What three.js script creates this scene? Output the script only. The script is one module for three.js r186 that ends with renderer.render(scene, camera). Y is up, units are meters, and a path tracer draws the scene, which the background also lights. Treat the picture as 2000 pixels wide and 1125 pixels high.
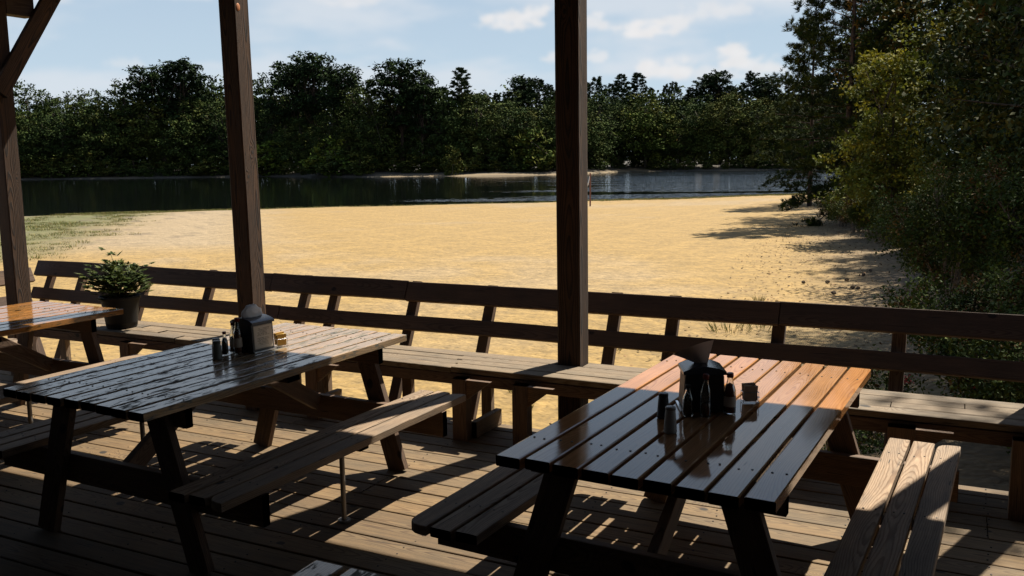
import * as THREE from 'three';
import { mergeGeometries } from 'three/addons/utils/BufferGeometryUtils.js';
import { ImprovedNoise } from 'three/addons/math/ImprovedNoise.js';

// ---------------------------------------------------------------- camera, sky, sun, exposure
// World frame: x along the lakeside railing of the deck, z from the lake towards the building, y up from the deck boards.
const HEAD = THREE.MathUtils.degToRad(26.5), CA = Math.cos(HEAD), SA = Math.sin(HEAD);
const cw = (x, z) => [x * CA + z * SA, -x * SA + z * CA];            // heading frame (x right, z back) to world x, z
const dirW = (x, y, z) => { const [a, b] = cw(x, z); return new THREE.Vector3(a, y, b); };
const scene = new THREE.Scene();
const camera = new THREE.PerspectiveCamera(35.64, 16 / 9, 0.05, 3000);
{
  const p = Math.atan(247.5 / 1750), r = THREE.MathUtils.degToRad(0.75);
  const f = dirW(0, -Math.sin(p), -Math.cos(p)), up = dirW(0, Math.cos(p), -Math.sin(p)), rt = dirW(1, 0, 0);
  camera.position.set(0, 1.75, 0);
  camera.up.copy(up.clone().multiplyScalar(Math.cos(r)).addScaledVector(rt, Math.sin(r)));
  camera.lookAt(f.add(camera.position));
}
const SUN = new THREE.Vector3(0.22, 1, -0.65).normalize();
const sun = new THREE.DirectionalLight(new THREE.Color().setRGB(1, 0.93, 0.80), 5.0);
sun.name = 'sun_light';
sun.position.copy(SUN).multiplyScalar(80);
sun.castShadow = true;
Object.assign(sun.shadow.camera, { left: -60, right: 60, top: 60, bottom: -60, near: 1, far: 300 });
sun.shadow.mapSize.set(4096, 4096);
scene.add(sun, sun.target);

const noise = new ImprovedNoise();
const N = (x, y, z = 0) => noise.noise(x, y, z);
const fbm = (x, y, z = 0, o = 4) => { let s = 0, a = 0.5; for (let i = 0; i < o; i++) { s += a * N(x, y, z); x *= 2.03; y *= 2.03; z *= 2.03; a *= 0.5; } return s; };
const sm = (x, a, b) => { const t = Math.min(1, Math.max(0, (x - a) / (b - a))); return t * t * (3 - 2 * t); };
const lerp = (a, b, t) => a + (b - a) * t;
function rng(seed) { let s = seed >>> 0; return () => { s = (s + 0x6D2B79F5) >>> 0; let t = Math.imul(s ^ (s >>> 15), 1 | s); t = (t + Math.imul(t ^ (t >>> 7), 61 | t)) ^ t; return ((t ^ (t >>> 14)) >>> 0) / 4294967296; }; }

{ // the sky: pale blue air, a thin veil of high cloud to one side, low cumulus over the woods
  const W = 2048, H = 1024, d = new Float32Array(W * H * 4);
  // cumulus: [azimuth right of heading, elevation, half width, half height] in degrees, strength
  const cum = [[0.3, 8.6, 2.3, 0.62, 1], [1.7, 9.1, 0.9, 0.4, .9], [5.3, 8.4, 1.2, 0.5, .8], [8.5, 7.9, 1.9, 0.62, 1], [10.3, 8.2, 1.2, .5, .8], [12.6, 8.8, 2.6, 0.5, .6], [16.5, 9.6, 3.0, 0.5, .55],
    [3.0, 6.4, 1.0, 0.38, .75], [5.3, 6.4, 0.8, 0.42, .75], [8.6, 5.6, 0.9, 0.75, .95], [10.6, 5.5, 1.2, 0.75, .95], [13.8, 6.2, 1.1, 1.0, 1], [15.2, 5.5, 1.9, 0.55, .85], [12.2, 5.2, 4.5, 0.5, .55], [11, 10.4, 1.6, .35, .7],
    [-26.5, 9.2, 1.3, .3, .45], [-9.7, 10, 2.2, .7, .55], [-19.5, 10, 3.2, .6, .45], [-22.5, 5.9, 1.2, .35, .4], [-34, 9, 3, .8, .7], [27, 7, 2.2, .9, .8], [38, 8, 3, .8, .8], [-48, 7, 3, .9, .8], [62, 7, 4, 1, .8], [90, 8, 4, 1, .8], [-80, 7, 4, 1, .8], [130, 8, 4, 1, .8], [-130, 8, 4, 1, .8], [178, 7, 4, 1, .8]];
  for (let j = 0; j < H; j++) {
    const el = ((j + 0.5) / H - 0.5) * Math.PI, y = Math.sin(el), eld = el * 180 / Math.PI;
    for (let i = 0; i < W; i++) {
      const az = ((i + 0.5) / W - 0.5) * 2 * Math.PI, x = Math.cos(az) * Math.cos(el), z = Math.sin(az) * Math.cos(el);
      const hx = x * CA - z * SA, hz = x * SA + z * CA, azd = Math.atan2(hx, -hz) * 180 / Math.PI;
      const t = 1 - Math.exp(-Math.max(0, eld) / 32), cs = x * SUN.x + y * SUN.y + z * SUN.z;
      let c = [lerp(0.257, 0.027, t), lerp(0.317, 0.073, t), lerp(0.357, 0.187, t)];
      const g = 0.04 * Math.pow(Math.max(0, cs), 6) + 0.17 * Math.pow(Math.max(0, cs), 60);
      c = c.map((v, k) => v + g * [1, .95, .85][k]);
      if (y > 0) {
        const k = 1 / (y + 0.12), veil = fbm(x * k * 1.3 + 4, z * k * 1.3, 3.7, 5) + 0.22 * fbm(x * k * 6, z * k * 6, 9, 4);
        const side = 0.5 - 0.5 * Math.sin((azd - 8) * Math.PI / 180 * 2.2);
        let a = sm(veil + 0.22 * side, -0.05, 0.42) * 0.62 * sm(y, 0.0, 0.05);
        c = c.map((v, q) => lerp(v, [0.313, 0.327, 0.347][q], a));
        let m = 0;
        if (eld < 20) for (const [ca, ce, w, h, s] of cum) {
          let da = azd - ca; if (da > 180) da -= 360; if (da < -180) da += 360;
          if (Math.abs(da) > w * 2.2 || Math.abs(eld - ce) > h * 3) continue;
          const wob = fbm(azd * 1.1, eld * 2.2, 2.1, 5), e = (eld - ce + h * 0.4) / h, q = (da / w) ** 2 + (e > 0 ? (e * 0.75) ** 2 : (e * 2.0) ** 2) + wob * 1.9;
          m = Math.max(m, s * sm(q, 1.25, 0.25));
        }
        c = c.map((v, q) => lerp(v, [0.40, 0.39, 0.387][q] * (0.9 + 0.1 * fbm(azd, eld * 2, 7, 3)), m * 0.85));
      } else { const q = sm(-y, 0, 0.25); c = c.map((v, k) => lerp(v, [0.07, 0.07, 0.055][k], q)); }
      const o = (j * W + i) * 4; d[o] = c[0]; d[o + 1] = c[1]; d[o + 2] = c[2]; d[o + 3] = 1;
    }
  }
  const t = new THREE.DataTexture(d, W, H, THREE.RGBAFormat, THREE.FloatType);
  t.mapping = THREE.EquirectangularReflectionMapping; t.magFilter = t.minFilter = THREE.LinearFilter; t.needsUpdate = true;
  scene.background = t; scene.environment = t;
}
const renderer = new THREE.WebGLRenderer({ antialias: true });
renderer.toneMapping = THREE.LinearToneMapping;
renderer.toneMappingExposure = 2.4;
renderer.shadowMap.enabled = true;

// ---------------------------------------------------------------- helpers
const used = new Map();
function numbered(n) { const k = used.get(n) ?? 0; used.set(n, k + 1); return k ? n + '_' + String(k).padStart(3, '0') : n; }
function tag(o, label, category, group, kind) { if (label) o.userData.label = label; if (category) o.userData.category = category; if (group) o.userData.group = group; if (kind) o.userData.kind = kind; return o; }
function thing(name, label, category, pos = [0, 0, 0], turn = 0, group) { const g = new THREE.Group(); g.name = numbered(name); g.position.set(...pos); g.rotation.y = turn; scene.add(g); return tag(g, label, category, group); }
function mesh(name, geo, mat, parent) { const m = new THREE.Mesh(geo, mat); m.name = parent ? name : numbered(name); m.castShadow = m.receiveShadow = true; (parent ?? scene).add(m); return m; }
const C = (r, g, b) => new THREE.Color().setRGB(r, g, b);
function canvasTex(w, h, fn, srgb, rep) {           // fn(x, y) in 0..1 gives [r,g,b] 0..1
  const d = new Uint8Array(w * h * 4);
  for (let j = 0; j < h; j++) for (let i = 0; i < w; i++) { const c = fn(i / w, j / h), o = (j * w + i) * 4; d[o] = Math.max(0, Math.min(255, c[0] * 255)); d[o + 1] = Math.max(0, Math.min(255, c[1] * 255)); d[o + 2] = Math.max(0, Math.min(255, c[2] * 255)); d[o + 3] = 255; }
  const t = new THREE.DataTexture(d, w, h); t.wrapS = t.wrapT = THREE.RepeatWrapping; t.magFilter = THREE.LinearFilter; t.minFilter = THREE.LinearMipmapLinearFilter; t.generateMipmaps = true;
  if (srgb) t.colorSpace = THREE.SRGBColorSpace; if (rep) t.repeat.set(...rep); t.needsUpdate = true; return t;
}

// ---------------------------------------------------------------- wood
const TL = 4, TW = 0.64;                              // one wood texture covers 4 m along the grain, 0.64 m across
function woodField(seed, rate = 150) {
  const R = rng(seed), rows = [], knots = [];
  for (let r = 0; r < 4; r++) { rows.push({ c: 0.08 + R() * 0.1 - 0.05, d: 0.02 + R() * 0.05, s: R() * 50 }); }
  for (let k = 0; k < 9; k++) knots.push([R() * TL, R() * TW, 0.009 + R() * 0.012]);
  return (u, v) => {
    const a = u * 2 * Math.PI, x = u * TL, y = v * TW, cx = Math.cos(a) * 0.64, cy = Math.sin(a) * 0.64, r = rows[Math.min(3, Math.floor(y / 0.16))], yl = y - Math.floor(y / 0.16) * 0.16;
    let d = r.d + 0.045 * N(cx * 1.6 + r.s, cy * 1.6, seed), kn = 0, bend = 0;
    for (const [kx, ky, kr] of knots) { let dx = Math.abs(x - kx); dx = Math.min(dx, TL - dx); const q = Math.hypot(dx * 0.33, y - ky); if (q < 0.08) { bend += 0.03 * Math.exp(-((q / (kr * 1.9)) ** 2)); kn = Math.max(kn, sm(Math.hypot(dx * 0.75, y - ky), kr * 1.15, kr * 0.7)); } }
    const yy = yl - r.c + 0.012 * N(cx * 3 + r.s, cy * 3, y * 4), ring = Math.sqrt(yy * yy + d * d) + bend + 0.0012 * N(cx * 14, cy * 14, y * 90);
    const ph = ring * rate, sw = ph - Math.floor(ph), late = sm(sw, 0.45, 0.92) * (1 - sm(sw, 0.94, 1));
    const fibre = 0.5 + 0.5 * fbm(cx * 22 + 7, cy * 22, y * 420, 3), streak = 0.5 + 0.5 * fbm(cx * 3.2, cy * 3.2 + seed, y * 55, 3), blot = 0.5 + 0.5 * fbm(cx * 4 + 3, cy * 4, y * 5 + seed, 3);
    const crack = sm(N(cx * 5 + 11, cy * 5, y * 170 + seed * 3), 0.50, 0.60) * sm(N(cx * 2.5, cy * 2.5, y * 20 + 5), 0.0, 0.3);
    return { late, fibre, streak, blot, kn, crack };
  };
}
const fw = woodField(3), fv = woodField(8);
const weatherMap = canvasTex(1024, 512, (u, v) => { const f = fw(u, v), l = 0.70 - 0.20 * f.late + 0.26 * (f.fibre - 0.5) + 0.34 * (f.streak - 0.5) + 0.26 * (f.blot - 0.5), k = 1 - 0.62 * f.kn, c = (1 - 0.75 * f.crack) * k; const w = 0.05 * (f.blot - 0.5); return [(l + 0.04 * f.late + w) * c, l * c, (l - 0.05 * f.late - w + 0.02) * c]; }, true);
const weatherBump = canvasTex(1024, 512, (u, v) => { const f = fw(u, v), l = 0.5 + 0.22 * f.late + 0.3 * (f.fibre - 0.5) - 0.45 * f.crack + 0.1 * f.kn; return [l, l, l]; });
const varnishMap = canvasTex(1024, 512, (u, v) => { const f = fv(u, v), l = 0.89 - 0.09 * f.late + 0.10 * (f.fibre - 0.5) + 0.24 * (f.streak - 0.5) + 0.20 * (f.blot - 0.5), k = 1 - 0.55 * f.kn; return [l * k, (l - 0.03 * f.late) * k, (l - 0.05 * f.late) * k]; }, true);
const fp = woodField(15, 95);
const postMap = canvasTex(1024, 512, (u, v) => { const f = fp(u, v), l = 0.74 - 0.42 * f.late + 0.24 * (f.fibre - 0.5) + 0.45 * (f.streak - 0.5) + 0.3 * (f.blot - 0.5), k = 1 - 0.5 * f.kn, c = (1 - 0.8 * f.crack) * k; return [(l + 0.05) * c, l * c, (l - 0.04) * c]; }, true);
const postBump = canvasTex(1024, 512, (u, v) => { const f = fp(u, v), l = 0.5 + 0.35 * f.late + 0.25 * (f.fibre - 0.5) - 0.5 * f.crack; return [l, l, l]; });
const wearField = (u, v, amt) => { const a = u * 2 * Math.PI, y = v * TW, cx = Math.cos(a) * 0.64, cy = Math.sin(a) * 0.64; return sm(0.62 * fbm(cx * 7, cy * 7, y * 26, 4) + 0.5 * fbm(cx * 26, cy * 26, y * 150, 3), amt, amt + 0.12); };
const wornRough = canvasTex(1024, 512, (u, v) => { const w = wearField(u, v, 0.07), s = 0.5 + 0.5 * fbm(u * 40, v * 60, 1, 3); const r = lerp(0.09 + 0.07 * s, 0.85, w); return [r, r, r]; });
const wornMap = canvasTex(1024, 512, (u, v) => { const w = wearField(u, v, 0.07), f = fv(u, v), l = (0.90 - 0.16 * f.late + 0.12 * (f.fibre - 0.5) + 0.28 * (f.streak - 0.5)) * (1 - 0.5 * f.kn); return [l * lerp(1, 0.62, w), l * lerp(1, 0.72, w), l * lerp(1, 0.82, w)]; }, true);
const wornBump = canvasTex(1024, 512, (u, v) => { const w = wearField(u, v, 0.07), f = fv(u, v), l = 0.6 - 0.3 * w + 0.12 * (f.fibre - 0.5) + 0.06 * f.late; return [l, l, l]; });
const smoothRough = canvasTex(512, 512, (u, v) => { const w = wearField(u, v, 0.34), s = 0.5 + 0.5 * fbm(u * 30, v * 40, 4, 4); const r = lerp(0.035 + 0.07 * s, 0.45, w); return [r, r, r]; });
const smoothBump = canvasTex(1024, 512, (u, v) => { const f = fv(u, v), l = 0.5 + 0.10 * f.late + 0.10 * (f.fibre - 0.5) + 0.25 * fbm(u * 20, v * 5, 2, 3); return [l, l, l]; });
const wood = (r, g, b, rough = 0.82, bump = 0.0016) => new THREE.MeshStandardMaterial({ color: C(r, g, b), map: weatherMap, bumpMap: weatherBump, bumpScale: bump, roughness: rough });
const deckMats = [wood(0.2785, 0.1726, 0.0667), wood(0.2243, 0.1409, 0.0587), wood(0.3095, 0.1937, 0.0747), wood(0.2475, 0.1620, 0.0694)];
const benchMats = [wood(0.4754, 0.3242, 0.1873), wood(0.4178, 0.2953, 0.1801), wood(0.5043, 0.3458, 0.2017)];
const seatMats = [wood(0.3335, 0.2468, 0.1467), wood(0.2535, 0.1934, 0.1234), wood(0.3602, 0.2668, 0.1567)];
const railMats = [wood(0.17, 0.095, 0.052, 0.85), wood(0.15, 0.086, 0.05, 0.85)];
const frameMats = [wood(0.24, 0.14, 0.075, 0.8), wood(0.21, 0.125, 0.07, 0.8)];
const legMat = wood(0.26, 0.16, 0.092);
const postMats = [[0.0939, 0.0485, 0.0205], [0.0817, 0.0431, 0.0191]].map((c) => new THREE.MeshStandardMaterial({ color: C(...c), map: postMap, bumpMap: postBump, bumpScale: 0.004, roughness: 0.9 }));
const roofMat = wood(0.11, 0.065, 0.038, 0.9);
const varnish = (map, rough, bump, bs, r, g, b, rr) => new THREE.MeshPhysicalMaterial({ color: C(r, g, b), map, roughnessMap: rough, roughness: rr, bumpMap: bump, bumpScale: bs, specularIntensity: 1, ior: 1.52 });
const topA = [[0.4202, 0.2069, 0.0887], [0.3869, 0.2038, 0.0963], [0.4402, 0.2100, 0.0837]].map((c) => varnish(varnishMap, smoothRough, smoothBump, 0.0003, ...c, 1));
const topB = [[0.3669, 0.2368, 0.1334], [0.3335, 0.2268, 0.1334]].map((c) => varnish(wornMap, wornRough, wornBump, 0.0010, ...c, 1));
const topC = [[0.3335, 0.1467, 0.04], [0.3068, 0.1401, 0.04]].map((c) => varnish(wornMap, smoothRough, smoothBump, 0.0004, ...c, 1));
const screwMat = new THREE.MeshStandardMaterial({ color: C(0.03, 0.026, 0.023), roughness: 0.6, metalness: 0.4 });

let boardSeed = 1;
// A sawn board: length along x, width along z, thickness along y, chamfered edges, centred; slight warp if seg > 1.
function board(L, w, t, { ch = 0.004, seg = 1, warp = 0, seed = boardSeed++ } = {}) {
  const R = rng(seed * 7919 + 13), a = w / 2, b = t / 2, c2 = ch * 0.5, prof = [[-a + ch, b], [a - ch, b], [a, b - c2], [a, -b + c2], [a - ch, -b], [-a + ch, -b], [-a, -b + c2], [-a, b - c2]];
  const pos = [], uv = [], nor = [], ou = R(), ov = R(), wa = (R() - 0.5) * 2 * warp, wb = (R() - 0.5) * 2 * warp;
  const sh = (f) => [wa * Math.sin(f * Math.PI), wb * Math.sin(f * Math.PI * 2)];
  let per = 0;
  for (let k = 0; k < 8; k++) {
    const p = prof[k], q = prof[(k + 1) % 8], len = Math.hypot(q[0] - p[0], q[1] - p[1]), n = [0, (q[0] - p[0]) / len, -(q[1] - p[1]) / len];
    for (let s = 0; s < seg; s++) {
      const f0 = s / seg, f1 = (s + 1) / seg, x0 = (f0 - 0.5) * L, x1 = (f1 - 0.5) * L, [y0, z0] = sh(f0), [y1, z1] = sh(f1);
      const A = [x0, p[1] + y0, p[0] + z0], B = [x1, p[1] + y1, p[0] + z1], D = [x1, q[1] + y1, q[0] + z1], E = [x0, q[1] + y0, q[0] + z0];
      const ua = x0 / TL + ou, ub = x1 / TL + ou, va = per / TW + ov, vb = (per + len) / TW + ov;
      pos.push(...A, ...E, ...D, ...A, ...D, ...B); uv.push(ua, va, ua, vb, ub, vb, ua, va, ub, vb, ub, va);
      for (let i = 0; i < 6; i++) nor.push(...n);
    }
    per += len;
  }
  for (const e of [-1, 1]) for (let k = 1; k < 7; k++) {
    const tri = [prof[0], prof[k], prof[k + 1]]; if (e > 0) tri.reverse();
    for (const p of tri) { pos.push(e * L / 2, p[1], p[0]); nor.push(e, 0, 0); uv.push(ou + p[0] * 0.02, ov + p[1] / TW * 3); }
  }
  const g = new THREE.BufferGeometry();
  g.setAttribute('position', new THREE.Float32BufferAttribute(pos, 3)); g.setAttribute('normal', new THREE.Float32BufferAttribute(nor, 3)); g.setAttribute('uv', new THREE.Float32BufferAttribute(uv, 2));
  return g;
}
const pick = (arr, R) => arr[Math.floor(R() * arr.length)];
// a board between two points: axis a to b, 'up' is the direction of its thickness
function beam(name, a, b, w, t, mat, parent, up = [0, 1, 0], opt) {
  const A = new THREE.Vector3(...a), B = new THREE.Vector3(...b), X = B.clone().sub(A), L = X.length(); X.normalize();
  const Y = new THREE.Vector3(...up); Y.addScaledVector(X, -Y.dot(X)).normalize(); const Z = X.clone().cross(Y);
  const m = mesh(name, board(L, w, t, opt), mat, parent);
  m.quaternion.setFromRotationMatrix(new THREE.Matrix4().makeBasis(X, Y, Z)); m.position.copy(A.add(B).multiplyScalar(0.5));
  return m;
}
const disc = (r, h, x, y, z, n = 6) => new THREE.CylinderGeometry(r, r, h, n).translate(x, y, z);

// ---------------------------------------------------------------- terrain and water
const YW = -1.5;                                       // the lake's level
const shoreNear = [[-0.95, 52], [-0.55, 61], [-0.40, 64], [-0.32, 66], [-0.17, 69], [0, 71], [0.17, 75], [0.30, 80], [0.40, 92], [0.5, 130], [0.7, 240], [0.9, 420]];
const shoreFar = [[-0.95, 235], [-0.54, 246], [-0.29, 246], [-0.145, 212], [0.0, 205], [0.06, 208], [0.14, 248], [0.27, 240], [0.5, 250], [0.7, 270], [0.9, 430]];
const lookup = (tb, t) => { if (t <= tb[0][0]) return tb[0][1]; for (let i = 1; i < tb.length; i++) if (t <= tb[i][0]) { const f = (t - tb[i - 1][0]) / (tb[i][0] - tb[i - 1][0]); return lerp(tb[i - 1][1], tb[i][1], f * f * (3 - 2 * f)); } return tb[tb.length - 1][1]; };
function ground(xh, zh) {                               // heading frame: height of the ground
  const dep = -zh, t = dep > 1 ? xh / dep : (xh < 0 ? -9 : 9);
  const base = -0.9 + 0.05 * fbm(xh * 0.12, zh * 0.12, 1, 3) + 0.018 * N(xh * 0.9, zh * 0.9, 4);
  if (dep < 1 || t < -1.6 || t > 1.1) return base - 0.15;
  const n = lookup(shoreNear, t) + 1.2 * N(xh * 0.08, zh * 0.08, 9), f = lookup(shoreFar, t) + 1.5 * N(xh * 0.05, 3, 2);
  const right = sm(t, 0.33, 0.6) * 0.25;
  if (dep < n) { const q = sm(dep, 12, n); return lerp(base + right, YW + 0.02, q * 0.93 + 0.07 * sm(dep, n - 3, n)) - (dep > n - 1 ? 0.02 : 0); }
  if (dep < f) { const e = Math.min(dep - n, f - dep); return YW - 0.1 - Math.min(1.6, e * 0.08); }
  const bar = sm(t, -0.16, -0.1) * (1 - sm(t, 0.10, 0.15)) ;
  return YW + Math.min(18, dep - f) * lerp(0.09, 0.055, bar) * Math.min(1, (dep - f) / 6 + 0.35) ; 
}
const treesAt = [];                                    // trunks on the right, for the litter under them (heading frame)
const sandMap = canvasTex(1024, 1024, (u, v) => { const w = (k, s, o) => fbm(u * k, v * k, s, o); const l = 0.86 + 0.20 * w(80, 1, 3) + 0.26 * w(22, 5, 3) + 0.16 * w(6, 2, 2), sp = sm(N(u * 110, v * 110, 3), 0.42, 0.6) * sm(N(u * 17, v * 17, 8), -0.1, 0.35) * 0.34; return [l - sp, l - sp * 1.05, l - 0.01 - sp]; }, true);
const sandBump = canvasTex(1024, 1024, (u, v) => { const a = fbm(u * 26, v * 26, 6, 4), b = N(u * 60, v * 60, 2), c = N(u * 44, v * 44, 11); const e = N(u * 15, v * 15, 31); const l = 0.55 + 0.3 * a + 0.1 * b - 0.2 * sm(c, 0.1, 0.5) - 0.25 * sm(e, 0.15, 0.6); return [l, l, l]; });
{
  const ang = []; for (let i = -40; i <= 40; i++) ang.push(i * 0.9 / 40 * 0.85); const fine = []; for (let i = 0; i <= 420; i++) fine.push(lerp(-0.70, 0.70, i / 420));
  const rest = []; for (let i = 1; i < 60; i++) rest.push(lerp(0.70, 2 * Math.PI - 0.70, i / 60));
  const th = [...fine, ...rest], rs = [0.3]; while (rs[rs.length - 1] < 2400) { const r = rs[rs.length - 1]; rs.push(r + Math.max(0.25, r * (r < 120 ? 0.022 : r < 330 ? 0.028 : 0.18))); }
  const nA = th.length, pos = [], col = [], uv = [], idx = [];
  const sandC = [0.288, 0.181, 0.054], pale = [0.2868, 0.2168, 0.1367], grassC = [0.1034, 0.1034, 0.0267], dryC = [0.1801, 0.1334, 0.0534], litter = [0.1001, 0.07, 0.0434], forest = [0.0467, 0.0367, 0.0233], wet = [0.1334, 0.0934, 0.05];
  for (const r of rs) for (const a of th) {
    const x = Math.sin(a) * r, z = -Math.cos(a) * r, dep = -z, t = dep > 1 ? x / dep : (x < 0 ? -9 : 9), y = ground(x, z), [wx, wz] = cw(x, z);
    pos.push(wx, y, wz); uv.push(wx / 5, wz / 5);
    const front = dep > 1 && t > -1.6 && t < 1.1, n = front ? lookup(shoreNear, t) + 1.2 * N(x * 0.08, z * 0.08, 9) : 1e9, f = front ? lookup(shoreFar, t) + 1.5 * N(x * 0.05, 3, 2) : 1e9;
    let c = [...sandC]; const mix = (k, w) => { c = c.map((v, i) => lerp(v, k[i], w)); };
    const big = fbm(x * 0.07, z * 0.07, 5, 3), mid = fbm(x * 0.35, z * 0.35, 15, 3);
    mix(pale, sm(big + 0.6 * mid, 0.0, 0.4) * 0.45);
    if (dep > n - 0.5 && dep < f) mix([0.05, 0.04, 0.025], 1);
    else if (dep >= f) { const bar = sm(t, -0.155, -0.14) * (1 - sm(t, 0.145, 0.17)), edge = sm(dep - f, 10 + 4 * mid, 5); mix(forest, 1); mix([0.22, 0.155, 0.08], Math.max(bar * sm(dep - f, 9, 5), 0.35 * edge * sm(N(x * 0.06, 1, 4), 0, 0.3))); }
    else {
      // the grassy spit on the left with its pale track, dry grass along the waterline
      const lx = x + 0.24 * dep;                                     // how far right of the spit's edge line
      const edge = -0.28 * dep - 4.0 + 1.6 * N(dep * 0.12, 2, 1), w = edge - x;                  // > 0 inside the spit
      if (dep > 22) { mix(pale, sm(w, -7, -1) * 0.75 * sm(dep, 26, 34)); mix(dryC, sm(w + 2.2 * mid, 1.2, 4.5) * 0.8 * sm(dep, 24, 30)); mix(grassC, sm(w + 2.5 * big + 1.5 * mid, 2.0, 7) * 0.95 * sm(dep, 24, 30)); mix(litter, sm(fbm(x * 0.9, z * 0.5, 6, 3), 0.12, 0.3) * sm(w, -5, 2) * 0.7 * sm(dep, 30, 38)); }
      mix(dryC, sm(n - dep + 1.5 * mid, 3.2, 1.2) * 0.6);
      mix(wet, sm(n - dep, 0.9, 0.2) * 0.8);
      // litter under the trees on the right
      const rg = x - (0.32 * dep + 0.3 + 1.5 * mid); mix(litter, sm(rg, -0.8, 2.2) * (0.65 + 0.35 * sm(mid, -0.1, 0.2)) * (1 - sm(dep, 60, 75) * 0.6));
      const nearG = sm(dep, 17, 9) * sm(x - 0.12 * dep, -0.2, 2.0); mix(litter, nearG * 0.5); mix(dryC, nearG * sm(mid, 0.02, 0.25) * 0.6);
    }
    if (!front) mix(litter, 0.6);
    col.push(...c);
  }
  for (let i = 0; i < rs.length - 1; i++) for (let j = 0; j < nA; j++) { const k = (j + 1) % nA, a = i * nA + j, b = i * nA + k, e = a + nA, g = b + nA; idx.push(a, e, b, b, e, g); }
  const g = new THREE.BufferGeometry(); g.setAttribute('position', new THREE.Float32BufferAttribute(pos, 3)); g.setAttribute('color', new THREE.Float32BufferAttribute(col, 3)); g.setAttribute('uv', new THREE.Float32BufferAttribute(uv, 2)); g.setIndex(idx); g.computeVertexNormals();
  if (g.attributes.normal.getY(nA * 20 + 5) < 0) { for (let i = 0; i < idx.length; i += 3) [idx[i], idx[i + 1]] = [idx[i + 1], idx[i]]; g.setIndex(idx); g.computeVertexNormals(); }
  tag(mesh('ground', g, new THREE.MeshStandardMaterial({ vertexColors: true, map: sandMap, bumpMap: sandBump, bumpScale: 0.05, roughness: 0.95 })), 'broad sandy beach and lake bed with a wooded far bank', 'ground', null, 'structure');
}
{ // the lake: calm to the left, ruffled by wind to the right
  const bump = canvasTex(2048, 2048, (u, v) => {
    const x = lerp(-170, 170, u), z = -lerp(40, 270, v), t = x / -z;
    const band = fbm(x * 0.006, z * 0.085, 3, 4) + 0.35 * fbm(x * 0.02, z * 0.3, 8, 2);
    const ruff = sm(band + 0.34 * sm(t, -0.06, 0.2), 0.10, 0.34) * sm(t + 0.0009 * (z + 150), -0.10, 0.06);
    const w = N(x * 0.75 + 0.4 * N(x * 0.3, z * 0.3), z * 1.5, 1) + 0.5 * N(x * 1.7, z * 2.9, 7);
    const l = 0.5 + 0.42 * w * (0.015 + 0.985 * ruff); return [l, l, l];
  });
  bump.wrapS = bump.wrapT = THREE.ClampToEdgeWrapping;
  const nx = 60, nz = 40, pos = [], uv = [], idx = [];
  for (let j = 0; j <= nz; j++) for (let i = 0; i <= nx; i++) { const u = i / nx, v = j / nz, x = lerp(-170, 170, u), z = -lerp(40, 270, v), [a, b] = cw(x, z); pos.push(a, YW, b); uv.push(u, v); }
  for (let j = 0; j < nz; j++) for (let i = 0; i < nx; i++) { const a = j * (nx + 1) + i; idx.push(a, a + 1, a + nx + 1, a + 1, a + nx + 2, a + nx + 1); }
  const g = new THREE.BufferGeometry(); g.setAttribute('position', new THREE.Float32BufferAttribute(pos, 3)); g.setAttribute('uv', new THREE.Float32BufferAttribute(uv, 2)); g.setIndex(idx); g.computeVertexNormals();
  tag(mesh('lake_water', g, new THREE.MeshPhysicalMaterial({ color: C(0.0022, 0.0032, 0.003), roughness: 0.05, ior: 1.33, bumpMap: bump, bumpScale: 0.34 })), 'dark lake water reflecting the wooded far shore', 'water', null, 'structure');
}

// ---------------------------------------------------------------- deck
const deckEdge = -5.2;
{
  const deck = new THREE.Group(); deck.name = 'deck_floor'; scene.add(deck); tag(deck, 'weathered timber deck floor of long planks', 'deck', null, 'structure');
  const R = rng(21), nails = [];
  const joists = []; for (let u = -7.6; u < 4.4; u += 0.6) joists.push(u);
  let v = deckEdge;
  for (let row = 0; v < 3.0; row++) {
    const w = 0.132 + R() * 0.008, gap = 0.007 + R() * 0.006;
    const cuts = [-7.75, ...[0, 1].map((k) => joists[3 + k * 7 + Math.floor(R() * 6)]), 4.45];
    for (let k = 0; k < 3; k++) {
      const L = cuts[k + 1] - cuts[k] - 0.005, m = mesh('plank', board(L, w, 0.036, { ch: 0.004, seg: 1 }), pick(deckMats, R), deck);
      m.position.set((cuts[k] + cuts[k + 1]) / 2, -0.018 - R() * 0.0035, v + w / 2);
    }
    if (v < -1.2) for (const u of joists) for (const s of [-0.036, 0.034]) if (R() < 0.93) nails.push(disc(0.0042, 0.003, u + (R() - 0.5) * 0.02, 0.0, v + w / 2 + s + (R() - 0.5) * 0.01, 5));
    v += w + gap;
  }
  tag(mesh('nail_heads', mergeGeometries(nails), screwMat, deck), null, null, null, 'stuff');
  for (const u of joists) beam('joist', [u, -0.14, deckEdge + 0.045], [u, -0.14, 3.0], 0.038, 0.2, roofMat, deck, [0, 1, 0]);
  beam('rim_joist', [-7.75, -0.145, deckEdge + 0.02], [4.45, -0.145, deckEdge + 0.02], 0.038, 0.2, railMats[0], deck);
  for (let u = -7.4; u < 4.4; u += 2.3) beam('deck_pier', [u, -0.95, deckEdge + 0.2], [u, -0.245, deckEdge + 0.2], 0.14, 0.14, railMats[0], deck, [1, 0, 0]);
}

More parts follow.
